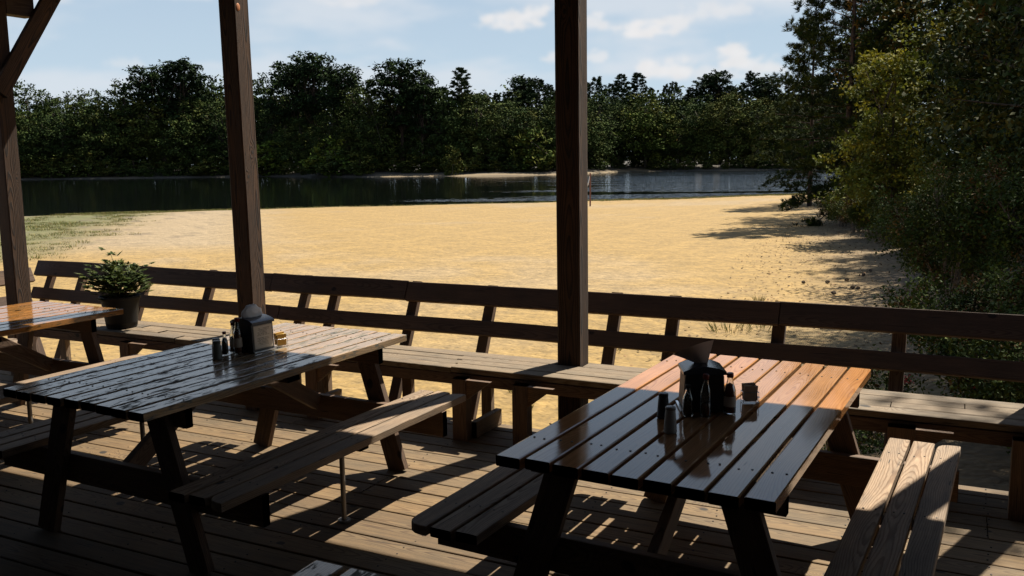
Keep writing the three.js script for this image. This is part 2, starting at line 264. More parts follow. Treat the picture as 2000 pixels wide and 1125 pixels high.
// ---------------------------------------------------------------- roof posts and roof
function roofPost(u, label, seed, lean = 0) {
  const p = thing('roof_post', label, 'post', [u, 0, -5.255], 0, 'posts along the lakeside edge');
  const m = beam('shaft', [0, 0.0, 0], [lean, 3.30, 0], 0.157, 0.15, postMats[seed % 2], p, [0, 0, 1], { ch: 0.012, seg: 10, warp: 0.006, seed: 300 + seed });
  return p;
}
const post0 = roofPost(-7.665, 'weathered square post with a diagonal brace at the left end', 1);
roofPost(-4.885, 'weathered square post with a round knot near its top, behind the left table', 2, -0.02);
roofPost(-2.185, 'weathered square post standing through the railing bench beside the right table', 3, -0.008);
roofPost(0.465, 'square post at the far right end of the railing', 4);
beam('diagonal_brace', [0.075 + 0.03, 2.40, 0.085], [0.075 + 0.03, 3.49, -0.635], 0.15, 0.045, postMats[0], post0, [1, 0, 0]);
mesh('knot', new THREE.SphereGeometry(0.022, 12, 8).scale(0.25, 1.35, 1), new THREE.MeshStandardMaterial({ color: C(0.42, 0.16, 0.06), roughness: 0.7 }), scene.children.find((o) => o.name === 'roof_post_001')).position.set(0.058, 2.90, 0.036);
{
  const roof = thing('pavilion_roof', 'dark timber roof over the deck, carried by square posts', 'roof', [0, 0, 0]);
  beam('header_beam', [-7.9, 3.42, -5.255], [4.6, 3.42, -5.255], 0.14, 0.236, roofMat, roof);
  for (let u = -7.7; u < 4.5; u += 0.61) beam('rafter', [u, 3.63, -5.335], [u, 3.95, 3.2], 0.045, 0.16, roofMat, roof);
  for (let k = 0; k < 6; k++) { const v0 = -5.34 + k * 1.46; beam('roof_board', [-7.9, 3.735 + (v0 + 5.34 + 0.73) * 0.0375, v0 + 0.73], [4.6, 3.735 + (v0 + 5.34 + 0.73) * 0.0375, v0 + 0.73], 1.46, 0.03, roofMat, roof, [0, 1, -0.0375]); }
  for (let k = 0; k < 3; k++) beam('overhang_board', [-9.6, 3.50, -6.06 + k * 0.29], [-7.05, 3.50, -6.06 + k * 0.29], 0.285, 0.03, roofMat, roof);
  beam('outrigger_beam', [-7.665, 3.215, -5.335], [-7.665, 3.215, -5.60], 0.14, 0.235, roofMat, roof);
  for (const u of [-7.7, -1.6, 4.5]) beam('rear_post', [u, 0, 3.05], [u, 3.84, 3.05], 0.15, 0.15, roofMat, roof, [0, 0, 1]);
}
{ // unseen building wall behind the camera, added to darken the deck
  const wall = thing('added_back_wall', 'unseen dark board wall behind the camera, added to darken the deck', 'wall', [0, 0, 3.2]);
  for (let k = 0; k < 14; k++) beam('wall_board', [-7.9, 0.14 + k * 0.27, 0], [4.6, 0.14 + k * 0.27, 0], 0.265, 0.03, roofMat, wall, [0, 0, 1]);
  for (const [u, v0, label] of [[-8.0, -3.0, 'unseen dark board wall added at the left to block sky light'], [4.62, -4.2, 'unseen dark board wall added at the right to block sky light']]) {  // unseen side walls, added to keep sky light off the shaded deck
    const side = thing('added_end_wall', label, 'wall', [u, 0, 0]);
    for (let k = 0; k < 13; k++) beam('wall_board', [0, 0.14 + k * 0.27, v0], [0, 0.14 + k * 0.27, 3.17], 0.265, 0.03, roofMat, side, [1, 0, 0]);
  }
}

// ---------------------------------------------------------------- railing bench
const ups = [-7.65, -7.22, -6.40, -5.64, -4.62, -4.33, -3.60, -2.96, -2.02, -1.62, -0.95, -0.27, 0.72, 1.4, 2.1, 2.8];
const slope = 0.458, railUp = [0, -slope, 1];            // the backrest leans out over the sand
const backV = (y) => -5.61 + (0.87 - y) * slope;
{
  const b = thing('railing_bench', 'long railing bench of weathered boards along the lakeside edge', 'bench', [0, 0, 0]);
  const R = rng(5), nv = new THREE.Vector3(0, slope, 1).normalize();                // the backrest's face normal
  const rail = (u0, u1, yc, w, dy = 0, name) => beam(name, [u0, yc + dy, backV(yc) + 0.0], [u1, yc + dy * 0.4, backV(yc)], w, 0.038, pick(railMats, R), b, [nv.x, nv.y, nv.z], { seg: 5, warp: 0.006 });
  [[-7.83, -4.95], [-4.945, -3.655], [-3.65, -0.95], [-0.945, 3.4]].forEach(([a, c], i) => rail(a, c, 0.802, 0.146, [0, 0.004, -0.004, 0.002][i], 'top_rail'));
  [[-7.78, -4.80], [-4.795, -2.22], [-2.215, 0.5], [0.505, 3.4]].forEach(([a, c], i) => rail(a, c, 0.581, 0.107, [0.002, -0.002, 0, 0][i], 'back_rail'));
  for (const u of ups) {
    const off = -0.0455;                                   // uprights stand behind the rails
    beam('upright', [u, -0.22, backV(-0.22) + off], [u, 0.862, backV(0.862) + off], 0.078, 0.045, pick([legMat, railMats[0]], R), b, [nv.x, nv.y, nv.z]);
    if (u > -7.3 && u < 3) beam('rear_leg', [u + 0.155, -0.22, -5.235], [u + 0.155, 0.405, -5.235], 0.075, 0.05, pick([legMat, benchMats[1]], R), b, [0, 0, 1]);
  }
  // seat: three boards in front of the posts, one behind them cut round each post
  const sv = [-4.905, -5.015, -5.122];
  sv.forEach((v, i) => { const j = [-2.87, -2.90, -2.95][i]; [[-7.7, -5.3 - i * 0.3], [-5.295 - i * 0.3, j], [j + 0.006, -0.62 + i * 0.35], [-0.615 + i * 0.35, 3.3]].forEach(([a, c], k) => beam('seat_board', [a, 0.431 + (k === 1 ? -0.004 : 0) + R() * 0.003, v], [c, 0.431 + (k === 1 ? -0.006 : 0) + R() * 0.003, v + (k === 1 ? -0.006 : 0)], 0.102 + R() * 0.003, 0.038, pick(seatMats, R), b, [0, 1, 0], { seg: 4, warp: 0.004, ch: 0.006 })); });
  for (const [a, c] of [[-7.57, -4.98], [-4.79, -2.28], [-2.09, 0.37], [0.56, 3.3]]) beam('seat_board', [a, 0.431, -5.245], [c, 0.431, -5.245], 0.12, 0.038, pick(seatMats, R), b);
  beam('seat_apron', [-7.7, 0.372, -4.875], [3.3, 0.372, -4.875], 0.07, 0.036, frameMats[1], b, [0, 0, 1]);
  for (const u of [-7.1, -5.75, -4.49, -3.93, -2.76, -2.335, -1.25, -0.20, 0.34, 1.5, 2.6]) {
    const w = u > -0.5 && u < 0 ? 0.13 : 0.10;
    beam('front_leg', [u, 0.0, -4.80], [u, 0.398, -4.80], w, 0.075, pick(frameMats, R), b, [0, 0, 1]);
    beam('seat_bearer', [u - w / 2 - 0.022, 0.366, -4.90], [u - w / 2 - 0.022, 0.366, -5.31], 0.04, 0.085, pick(frameMats, R), b);
    const gs = new THREE.Shape(); gs.moveTo(0, 0); gs.lineTo(0.17, 0); gs.lineTo(0.0, -0.13); gs.closePath();
    const g = mesh('corner_gusset', new THREE.ExtrudeGeometry(gs, { depth: 0.03, bevelEnabled: false }), frameMats[0], b); g.position.set(u + w / 2, 0.396, -4.80);
  }
  for (const u of [-2.70, -4.02]) beam('floor_sill', [u, 0.055, -4.84], [u, 0.055, -5.19], 0.045, 0.105, benchMats[1], b);
}
{ // the railing turns the corner at the left
  const b = thing('side_railing', 'short return railing at the left corner of the deck', 'railing', [-7.95, 0, 0]);
  beam('top_rail', [0, 0.73, -5.60], [0, 0.73, -1.2], 0.14, 0.038, railMats[0], b, [1, 0.45, 0]);
  beam('back_rail', [0.09, 0.52, -5.50], [0.09, 0.52, -1.2], 0.1, 0.038, railMats[1], b, [1, 0.45, 0]);
  for (const v of [-5.45, -4.3, -3.1, -1.9]) beam('upright', [0.27, -0.1, v], [-0.07, 0.78, v], 0.08, 0.045, railMats[1], b, [1, 0.45, 0]);
}

// ---------------------------------------------------------------- picnic tables
function endShape(L, w, t, round, far) {                  // a seat board with one rounded outer corner at each end
  const s = new THREE.Shape(), r = round, a = L / 2, c = w / 2;
  s.moveTo(-a, -c); s.lineTo(a, -c); s.lineTo(a, c - r); s.quadraticCurveTo(a, c, a - r, c); s.lineTo(-a + r, c); s.quadraticCurveTo(-a, c, -a, c - r); s.closePath();
  const g = new THREE.ExtrudeGeometry(s, { depth: t - 0.006, bevelEnabled: true, bevelSize: 0.003, bevelThickness: 0.003, bevelSegments: 1, curveSegments: 4 });
  g.rotateX(-Math.PI / 2).translate(0, -t / 2 + 0.003, 0);
  const p = g.attributes.position, uv = g.attributes.uv, R = rng(boardSeed++ * 31), ou = R(), ov = R();
  for (let i = 0; i < p.count; i++) uv.setXY(i, p.getX(i) / TL + ou, (p.getZ(i) + p.getY(i)) / TW + ov);
  return g;
}
function picnicTable(label, u, v, turn, tops, seed, L = 1.86) {
  const t = thing('picnic_table', label, 'picnic table', [u, 0, v], turn, 'picnic tables on the deck'), R = rng(seed), n = 9, pitch = 0.1063, w = 0.0928, H = 0.757;
  const screws = [];
  for (let i = 0; i < n; i++) {                          // boards run along z
    const x = (i - 4) * pitch + (R() - 0.5) * 0.003, dl = (R() - 0.5) * 0.018, m = beam('tabletop_board', [x, H - 0.019 - R() * 0.0015, L / 2 + dl], [x + (R() - 0.5) * 0.004, H - 0.019 - R() * 0.0015, -L / 2 + dl * 0.6], w, 0.038, tops[Math.floor(R() * tops.length)], t, [0, 1, 0], { ch: 0.005, seg: 3, warp: 0.0022 });
    for (const z of [-0.70, 0.70]) for (const s of [-0.021, 0.021]) screws.push(disc(0.0042, 0.002, x + s + (R() - 0.5) * 0.01, H + 0.0006, z + (R() - 0.5) * 0.03, 6));
  }
  for (const e of [-1, 1]) {
    const z = e * (L / 2 - 0.235);
    beam('top_cleat', [-0.455, H - 0.038 - 0.046, z], [0.455, H - 0.038 - 0.046, z], 0.04, 0.089, frameMats[0], t);
    for (const s of [-1, 1]) beam('leg', [s * 0.525, 0.0, z + e * 0.041], [s * 0.30, H - 0.045, z + e * 0.041], 0.118, 0.04, frameMats[1], t, [0, 0, 1]);
    beam('crossbar', [-0.875, 0.332, z], [0.875, 0.332, z], 0.04, 0.14, frameMats[0], t);
    beam('diagonal_brace', [0, 0.36, z - e * 0.03], [0, H - 0.06, z - e * 0.56], 0.089, 0.04, frameMats[1], t, [1, 0, 0]);
  }
  beam('top_cleat', [-0.43, H - 0.06, 0], [0.43, H - 0.06, 0], 0.089, 0.04, frameMats[0], t);
  for (const s of [-1, 1]) {
    const seat = new THREE.Group(); seat.name = 'bench_seat'; seat.position.set(s * 0.715, 0.44, 0); t.add(seat);
    for (let k = -1; k <= 1; k++) {
      const mat = pick(benchMats, R), dz = (R() - 0.5) * 0.03;
      if (k === s) { const m = mesh('seat_board', endShape(L - 0.01, 0.089, 0.038, 0.07), mat, seat); m.rotation.y = s > 0 ? Math.PI / 2 : -Math.PI / 2; m.rotation.y = s > 0 ? -Math.PI / 2 : Math.PI / 2; m.position.set(k * 0.1045, -0.019, dz); m.scale.z = 1; if (s > 0) m.scale.z = -1, m.scale.x = 1; }
      else beam('seat_board', [k * 0.1045, -0.019 - R() * 0.002, L / 2 - 0.01 + dz], [k * 0.1045, -0.019 - R() * 0.002, -L / 2 + 0.01 + dz], 0.0895, 0.038, mat, seat, [0, 1, 0], { ch: 0.005, seg: 2, warp: 0.002 });
      for (const z of [-0.70, 0.02, 0.70]) for (const q of [-0.02, 0.02]) screws.push(disc(0.004, 0.002, s * 0.715 + k * 0.1045 + q + (R() - 0.5) * 0.008, 0.4405, z + (R() - 0.5) * 0.03, 6));
    }
    beam('seat_cleat', [s * 0.715 - 0.14, 0.393, 0], [s * 0.715 + 0.14, 0.393, 0], 0.07, 0.018, frameMats[0], t);
    const pole = mesh('support_pole', new THREE.CylinderGeometry(0.013, 0.013, 0.385, 10).translate(0, 0.1925, 0), poleMat, t); pole.position.set(s * 0.715, 0, 0);
    mesh('pole_collar', new THREE.CylinderGeometry(0.032, 0.032, 0.01, 10), poleMat, pole).position.y = 0.005;
  }
  tag(mesh('screw_heads', mergeGeometries(screws), screwMat, t), null, null, null, 'stuff');
  return t;
}
const poleMat = new THREE.MeshStandardMaterial({ color: C(0.20, 0.19, 0.18), roughness: 0.5, metalness: 0.7 });
const T1 = picnicTable('glossy varnished picnic table at the right, nearest the camera', -0.852, -3.535, -0.055, topA, 101, 1.88);
const T2 = picnicTable('picnic table with flaking varnish left of the right post', -3.355, -3.43, -0.035, topB, 102, 1.84);
const T3 = picnicTable('orange varnished picnic table at the left edge, beside the potted plant', -5.725, -3.45, -0.02, topC, 103, 1.84);
const T4 = picnicTable('picnic table corner just showing at the bottom edge', -0.945, -0.775, 0.0, topB, 104, 1.86);

// ---------------------------------------------------------------- things on the tables
const chrome = new THREE.MeshStandardMaterial({ color: C(0.55, 0.55, 0.56), roughness: 0.28, metalness: 1 });
const blackPlastic = new THREE.MeshPhysicalMaterial({ color: C(0.012, 0.013, 0.016), roughness: 0.4 });
const bluePlastic = new THREE.MeshPhysicalMaterial({ color: C(0.035, 0.045, 0.065), roughness: 0.25 });
const paper = new THREE.MeshStandardMaterial({ color: C(0.72, 0.70, 0.68), roughness: 0.95 });
const brownPaper = new THREE.MeshStandardMaterial({ color: C(0.46, 0.36, 0.31), roughness: 0.95, side: THREE.DoubleSide });
const redCap = new THREE.MeshStandardMaterial({ color: C(0.16, 0.012, 0.01), roughness: 0.45 });
const glass = new THREE.MeshPhysicalMaterial({ color: C(0.95, 0.97, 0.95), roughness: 0.06, transmission: 1, thickness: 0.004, ior: 1.5 });
const sauce = (r, g, b) => new THREE.MeshPhysicalMaterial({ color: C(r, g, b), roughness: 0.25, clearcoat: 0.6, clearcoatRoughness: 0.1 });
const lathe = (pts, n = 18) => new THREE.LatheGeometry(pts.map(([r, y]) => new THREE.Vector2(r, y)), n);
const TOP = 0.7585;
function shaker(label, u, v, col) {
  const s = thing('shaker', label, 'shaker', [u, TOP, v], 0, 'plastic shakers on the tables');
  mesh('body', lathe([[0, 0], [0.0235, 0], [0.0245, 0.004], [0.0215, 0.05], [0.0185, 0.084], [0.0178, 0.086], [0, 0.086]]), new THREE.MeshStandardMaterial({ color: C(...col), roughness: 0.5 }), s);
  mesh('lid', lathe([[0, 0], [0.0192, 0], [0.0192, 0.008], [0.016, 0.0115], [0, 0.012]]), new THREE.MeshStandardMaterial({ color: C(...col.map((x) => x * 0.8)), roughness: 0.4 }), s).position.y = 0.0865;
  for (let k = 0; k < 5; k++) mesh('hole', disc(0.0013, 0.0006, 0.007 * Math.cos(k * 1.257), 0.0989, 0.007 * Math.sin(k * 1.257), 6), screwMat, s);
  return s;
}
function bottle(label, u, v, h, r, fill, cap, fillTo, withLabel) {
  const b = thing('sauce_bottle', label, 'bottle', [u, TOP, v], 0, 'sauce bottles on the tables'), k = h / 0.2;
  mesh('glass', lathe([[0, 0.0005], [r * 0.92, 0.0005], [r, 0.006 * k], [r, 0.10 * k], [r * 0.93, 0.118 * k], [r * 0.62, 0.145 * k], [r * 0.46, 0.165 * k], [r * 0.44, 0.18 * k], [r * 0.36, 0.18 * k], [r * 0.38, 0.163 * k], [r * 0.55, 0.142 * k], [r * 0.85, 0.115 * k], [r * 0.91, 0.10 * k], [r * 0.91, 0.006 * k], [0, 0.005 * k]]), glass, b);
  const f = fillTo; mesh('sauce', lathe([[0, 0.0065 * k], [r * 0.89, 0.0065 * k], [r * 0.89, Math.min(0.098, f) * k], ...(f > 0.12 ? [[r * 0.80, 0.116 * k], [r * 0.52, Math.min(f, 0.142) * k]] : []), [0, f * k]]), fill, b);
  mesh('cap', lathe([[0, 0], [r * 0.56, 0], [r * 0.56, 0.018 * k], [r * 0.5, 0.022 * k], [0, 0.022 * k]], 14), cap, b).position.y = 0.176 * k;
  if (withLabel) mesh('paper_label', new THREE.CylinderGeometry(r * 1.012, r * 1.012, 0.05 * k, 18, 1, true).translate(0, 0.062 * k, 0), new THREE.MeshStandardMaterial({ color: C(...withLabel), roughness: 0.7, side: THREE.DoubleSide }), b);
  return b;
}
function dispenser(label, u, v, turn, face, napkin) {
  const d = thing('napkin_dispenser', label, 'napkin dispenser', [u, TOP, v], turn, 'napkin dispensers on the tables');
  d.scale.setScalar(1.18); const W = 0.125, D = 0.132, H = 0.125, sh = new THREE.Shape(); sh.moveTo(-D / 2, 0); sh.lineTo(D / 2, 0); sh.lineTo(D / 2 - 0.006, H); sh.lineTo(-D / 2 + 0.006, H); sh.closePath();
  const body = new THREE.ExtrudeGeometry(sh, { depth: W, bevelEnabled: true, bevelSize: 0.002, bevelThickness: 0.002, bevelSegments: 1 }).translate(0, 0.002, -W / 2).rotateY(Math.PI / 2);
  mesh('body', body, blackPlastic, d);
  const ts = new THREE.Shape(); ts.moveTo(-D / 2 - 0.004, 0); ts.lineTo(D / 2 + 0.004, 0); ts.lineTo(D / 2 + 0.004, 0.008); ts.quadraticCurveTo(D * 0.34, 0.022, 0, 0.026); ts.quadraticCurveTo(-D * 0.34, 0.022, -D / 2 - 0.004, 0.008); ts.closePath();
  mesh('curved_top', new THREE.ExtrudeGeometry(ts, { depth: W + 0.008, bevelEnabled: true, bevelSize: 0.0015, bevelThickness: 0.0015, bevelSegments: 1, curveSegments: 8 }).translate(0, H + 0.0045, -W / 2 - 0.004).rotateY(Math.PI / 2), bluePlastic, d);
  for (const s of [-1, 1]) { const card = mesh('insert_card', new THREE.BoxGeometry(0.112, 0.108, 0.0016).translate(0, 0.066, 0), face, d); card.position.set(0, 0.002, s * (D / 2 + 0.0038)); card.rotation.x = s * -0.047; card.rotation.y = s > 0 ? 0 : Math.PI; if (s < 0) card.rotation.set(0.047, Math.PI, 0); }
  for (const s of [-1, 1]) mesh('base_lip', new THREE.BoxGeometry(0.13, 0.005, 0.008).translate(0, 0.0035, s * (D / 2 + 0.0095)), chrome, d);
  if (napkin) mesh('napkin', napkin, napkin.userData.white ? paper : brownPaper, d);
  return d;
}
const cardTex = (() => { // a printed card: rows of illegible small print on pale paper
  const R = rng(77), rows = []; for (let k = 0; k < 13; k++) rows.push([0.14 + k * 0.058, 0.16 + R() * 0.16, 0.84 - R() * 0.18, R() < 0.85]);
  return canvasTex(256, 256, (u, v) => { const y = 1 - v; let ink = 0; for (const [ry, a, b, on] of rows) if (on && Math.abs(y - ry) < 0.011 && u > a && u < b && N(u * 60, ry * 90, 3) > -0.12) ink = 0.55; const e = u < 0.03 || u > 0.97 || v < 0.03 || v > 0.97 ? 0.25 : 0; const l = 0.8 - ink - e; return [l, l * 0.95, l * 0.87]; }, true);
})();
const cardMat = new THREE.MeshStandardMaterial({ map: cardTex, color: C(0.75, 0.72, 0.68), roughness: 0.5 });
const kraftMat = new THREE.MeshStandardMaterial({ color: C(0.33, 0.20, 0.11), roughness: 0.6 });
function puffNapkin() {                                   // crumpled white napkin bulging from the slot
  const g = new THREE.SphereGeometry(1, 28, 18), p = g.attributes.position;
  for (let i = 0; i < p.count; i++) { const x = p.getX(i), y = p.getY(i), z = p.getZ(i), q = 1 + 0.16 * N(x * 3 + 5, y * 2, z * 3) + 0.08 * N(x * 8, y * 5, z * 8); p.setXYZ(i, x * 0.056 * q, 0.170 + Math.max(-0.7, y) * 0.036 * q + (Math.abs(x) < 0.5 ? 0.004 : 0), z * 0.024 * q); }
  g.computeVertexNormals(); g.userData.white = true; return g;
}
function fanNapkin() {                                    // a folded napkin standing up out of the slot
  const nx = 8, ny = 6, pos = [], idx = [];
  for (let j = 0; j <= ny; j++) for (let i = 0; i <= nx; i++) { const s = i / nx - 0.5, f = j / ny; pos.push(s * lerp(0.035, 0.135, f) - 0.03 * f, 0.150 + f * 0.075 + s * s * -0.06 * f + s * 0.055 * f, 0.004 + 0.03 * f * Math.cos(s * 4) - 0.012 * Math.abs(s) + 0.028 * f * f); }
  for (let j = 0; j < ny; j++) for (let i = 0; i < nx; i++) { const a = j * (nx + 1) + i; idx.push(a, a + 1, a + nx + 1, a + 1, a + nx + 2, a + nx + 1); }
  const g = new THREE.BufferGeometry(); g.setAttribute('position', new THREE.Float32BufferAttribute(pos, 3)); g.setIndex(idx); g.computeVertexNormals(); return g;
}
function sugarCaddy(label, u, v, turn, cols) {
  const c = thing('sugar_caddy', label, 'caddy', [u, TOP, v], turn, 'packet caddies on the tables'), R = rng(9);
  const wire = (pts, closed) => new THREE.TubeGeometry(new THREE.CatmullRomCurve3(pts.map((p) => new THREE.Vector3(...p)), closed, 'catmullrom', 0.05), 24, 0.0013, 5, closed);
  const a = 0.031, b = 0.022;
  mesh('wire_frame', mergeGeometries([wire([[-a, 0.0014, -b], [a, 0.0014, -b], [a, 0.0014, b], [-a, 0.0014, b]], true), wire([[-a, 0.045, -b], [a, 0.045, -b], [a, 0.045, b], [-a, 0.045, b]], true), ...[[-a, -b], [a, -b], [a, b], [-a, b]].map(([x, z]) => wire([[x, 0.0014, z], [x, 0.023, z], [x, 0.046, z]]))]), chrome, c);
  for (let k = 0; k < 8; k++) { const p = mesh('sugar_packet', new THREE.BoxGeometry(0.052, 0.062, 0.0034), new THREE.MeshStandardMaterial({ color: C(...cols[k % cols.length]), roughness: 0.7 }), c); p.position.set((R() - 0.5) * 0.008, 0.034 + R() * 0.013, -0.0172 + k * 0.0049); p.rotation.set((R() - 0.5) * 0.03, 0, (R() - 0.5) * 0.2); }
  return c;
}
// right table
shaker('pale grey shaker in front on the glossy right table', -0.905, -3.10, [0.25, 0.235, 0.21]);
shaker('black shaker behind the pale grey one on the right table', -0.985, -3.275, [0.02, 0.02, 0.022]);
dispenser('napkin dispenser with a tan napkin fanned out, on the right table', -0.888, -3.478, 1.98, kraftMat, fanNapkin().rotateY(-1.75));
bottle('clear hot sauce bottle with red cap before the right dispenser', -0.842, -3.36, 0.168, 0.0215, sauce(0.10, 0.02, 0.01), redCap, 0.06);
bottle('short dark sauce bottle left of the clear one, right table', -0.905, -3.338, 0.125, 0.021, sauce(0.015, 0.008, 0.005), new THREE.MeshStandardMaterial({ color: C(0.02, 0.02, 0.02), roughness: 0.5 }), 0.15);
bottle('tall red ketchup bottle at the right side of the dispenser', -0.765, -3.435, 0.165, 0.0235, sauce(0.16, 0.022, 0.012), redCap, 0.15, [0.42, 0.33, 0.26]);
sugarCaddy('wire caddy of brown sugar packets on the right table', -0.728, -3.635, 0.46, [[0.16, 0.09, 0.05], [0.3, 0.18, 0.1], [0.12, 0.07, 0.045], [0.45, 0.30, 0.2]]);
// middle table
shaker('grey green shaker in front on the flaking middle table', -3.385, -3.375, [0.10, 0.105, 0.09]);
shaker('black shaker at the left of the middle table group', -3.43, -3.415, [0.015, 0.015, 0.017]);
bottle('small dark bottle behind the shakers on the middle table', -3.43, -3.475, 0.125, 0.017, sauce(0.02, 0.012, 0.008), redCap, 0.15);
bottle('clear hot sauce bottle with dark cap on the middle table', -3.435, -3.545, 0.165, 0.0205, sauce(0.12, 0.03, 0.015), redCap, 0.11, [0.5, 0.42, 0.33]);
bottle('tall hot sauce bottle beside the menu card dispenser', -3.385, -3.525, 0.195, 0.0235, sauce(0.14, 0.04, 0.02), redCap, 0.13, [0.45, 0.36, 0.27]);
dispenser('napkin dispenser with a printed card and crumpled white napkin', -3.38, -3.635, 1.48, cardMat, puffNapkin());
sugarCaddy('wire caddy of yellow sugar packets on the middle table', -3.30, -3.76, 1.2, [[0.55, 0.33, 0.05], [0.5, 0.36, 0.1], [0.6, 0.5, 0.3], [0.5, 0.28, 0.05]]);

// ---------------------------------------------------------------- foliage builders
function leafBuf() { return { p: [], n: [], c: [] }; }
// one leaf: a small folded diamond of four triangles (or two if flat)
const V3 = THREE.Vector3, tA = new V3(), tB = new V3(), tC = new V3();
function leaf(B, x, y, z, dir, up, len, wid, col, fold = 0.25, flat = false) {
  tA.copy(dir).normalize(); tB.copy(tA).cross(up).normalize(); if (tB.lengthSq() < 0.1) tB.set(1, 0, 0); tC.copy(tB).cross(tA);
  const tip = [x + tA.x * len, y + tA.y * len, z + tA.z * len], m = 0.45 * len, mx = x + tA.x * m - tC.x * fold * wid, my = y + tA.y * m - tC.y * fold * wid, mz = z + tA.z * m - tC.z * fold * wid, h = wid / 2;
  const l = [mx - tB.x * h + tC.x * fold * wid, my - tB.y * h + tC.y * fold * wid, mz - tB.z * h + tC.z * fold * wid], r = [mx + tB.x * h + tC.x * fold * wid, my + tB.y * h + tC.y * fold * wid, mz + tB.z * h + tC.z * fold * wid];
  if (flat) B.p.push(x, y, z, ...l, ...tip, x, y, z, ...tip, ...r); else B.p.push(x, y, z, ...l, mx, my, mz, l[0], l[1], l[2], ...tip, mx, my, mz, mx, my, mz, ...tip, ...r, x, y, z, mx, my, mz, ...r);
  for (let i = 0; i < (flat ? 6 : 12); i++) B.c.push(...col);
}
function leafGeo(B) { const g = new THREE.BufferGeometry(); g.setAttribute('position', new THREE.Float32BufferAttribute(B.p, 3)); g.setAttribute('color', new THREE.Float32BufferAttribute(B.c, 3)); g.computeVertexNormals(); return g; }
function tube(pts, r0, r1, n = 5) {                       // tapered limb through points
  const cv = new THREE.CatmullRomCurve3(pts.map((p) => new V3(...p))), seg = Math.max(2, pts.length * 2), g = new THREE.TubeGeometry(cv, seg, 1, n, false), P = g.attributes.position, c = new V3();
  for (let i = 0; i <= seg; i++) { cv.getPointAt(i / seg, c); const r = lerp(r0, r1, i / seg); for (let j = 0; j <= n; j++) { const k = i * (n + 1) + j; P.setXYZ(k, c.x + (P.getX(k) - c.x) * r, c.y + (P.getY(k) - c.y) * r, c.z + (P.getZ(k) - c.z) * r); } }
  g.computeVertexNormals(); return g;
}
const barkTex = canvasTex(256, 256, (u, v) => { const l = 0.7 + 0.5 * fbm(u * 12, v * 5, 2, 4) - 0.4 * sm(Math.abs(N(u * 14, v * 3, 6)), 0.12, 0); return [l, l * 0.96, l * 0.92]; }, true);
const bark = (r, g, b) => new THREE.MeshStandardMaterial({ color: C(r, g, b), map: barkTex, roughness: 0.95 });
const barkGrey = bark(0.14, 0.11, 0.085), barkPine = bark(0.13, 0.08, 0.055), barkPale = bark(0.30, 0.25, 0.20);
const leafMat = (r, g, b, tr = 0, ro = 0.6) => new THREE.MeshPhysicalMaterial({ color: C(r, g, b), vertexColors: true, side: THREE.DoubleSide, roughness: ro, transmission: tr, thickness: 0, specularIntensity: 0.18 });
const rv = (R) => { const z = R() * 2 - 1, a = R() * 6.2832, s = Math.sqrt(1 - z * z); return new V3(s * Math.cos(a), z, s * Math.sin(a)); };

// broadleaf crown: leaves in clumps inside a set of ellipsoids [x, y, z, rx, ry, rz]
function broadleaf({ seed, lobes, clumps, per, clumpR, len, wid, flat = true, hues, trunk }) {
  const R = rng(seed), B = leafBuf(), wood = [], vol = lobes.map((l) => l[3] * l[4] * l[5]), tot = vol.reduce((a, b) => a + b, 0), up = new V3();
  const tp = trunk.pts; wood.push(tube(tp, trunk.r, trunk.r * 0.3, 7));
  lobes.forEach((l, li) => {
    const nC = Math.max(3, Math.round(clumps * vol[li] / tot));
    for (let k = 0; k < nC; k++) {
      const d = rv(R), rr = Math.pow(R(), 0.38), q = 1 + 0.22 * N(d.x * 2.3 + li * 5, d.y * 2.3, d.z * 2.3 + seed), c = new V3(l[0] + d.x * l[3] * rr * q, l[1] + d.y * l[4] * rr * q, l[2] + d.z * l[5] * rr * q);
      const hue = hues[Math.floor(R() * hues.length)], tone = 0.75 + R() * 0.5, cr = clumpR * (0.6 + R() * 0.8);
      if (k % 6 === 0) { const tb = tp[Math.max(1, Math.min(tp.length - 1, Math.floor(R() * tp.length)))]; wood.push(tube([tb, [(tb[0] + c.x) / 2, (tb[1] + c.y) / 2 - 0.05 * l[4], (tb[2] + c.z) / 2], [c.x, c.y, c.z]], trunk.r * 0.26, trunk.r * 0.05, 4)); }
      for (let i = 0; i < per; i++) {
        const o = rv(R).multiplyScalar(cr * Math.pow(R(), 0.5)); o.y *= 0.6; const dir = rv(R); dir.y -= 0.25; up.copy(rv(R)); up.y += 1.2; const s = 0.7 + R() * 0.6, j = tone * (0.8 + R() * 0.4);
        leaf(B, c.x + o.x, c.y + o.y, c.z + o.z, dir, up, len * s, wid * s, [hue[0] * j, hue[1] * j, hue[2] * j], 0.2, flat);
      }
    }
  });
  return { crown: leafGeo(B), trunk: mergeGeometries(wood) };
}
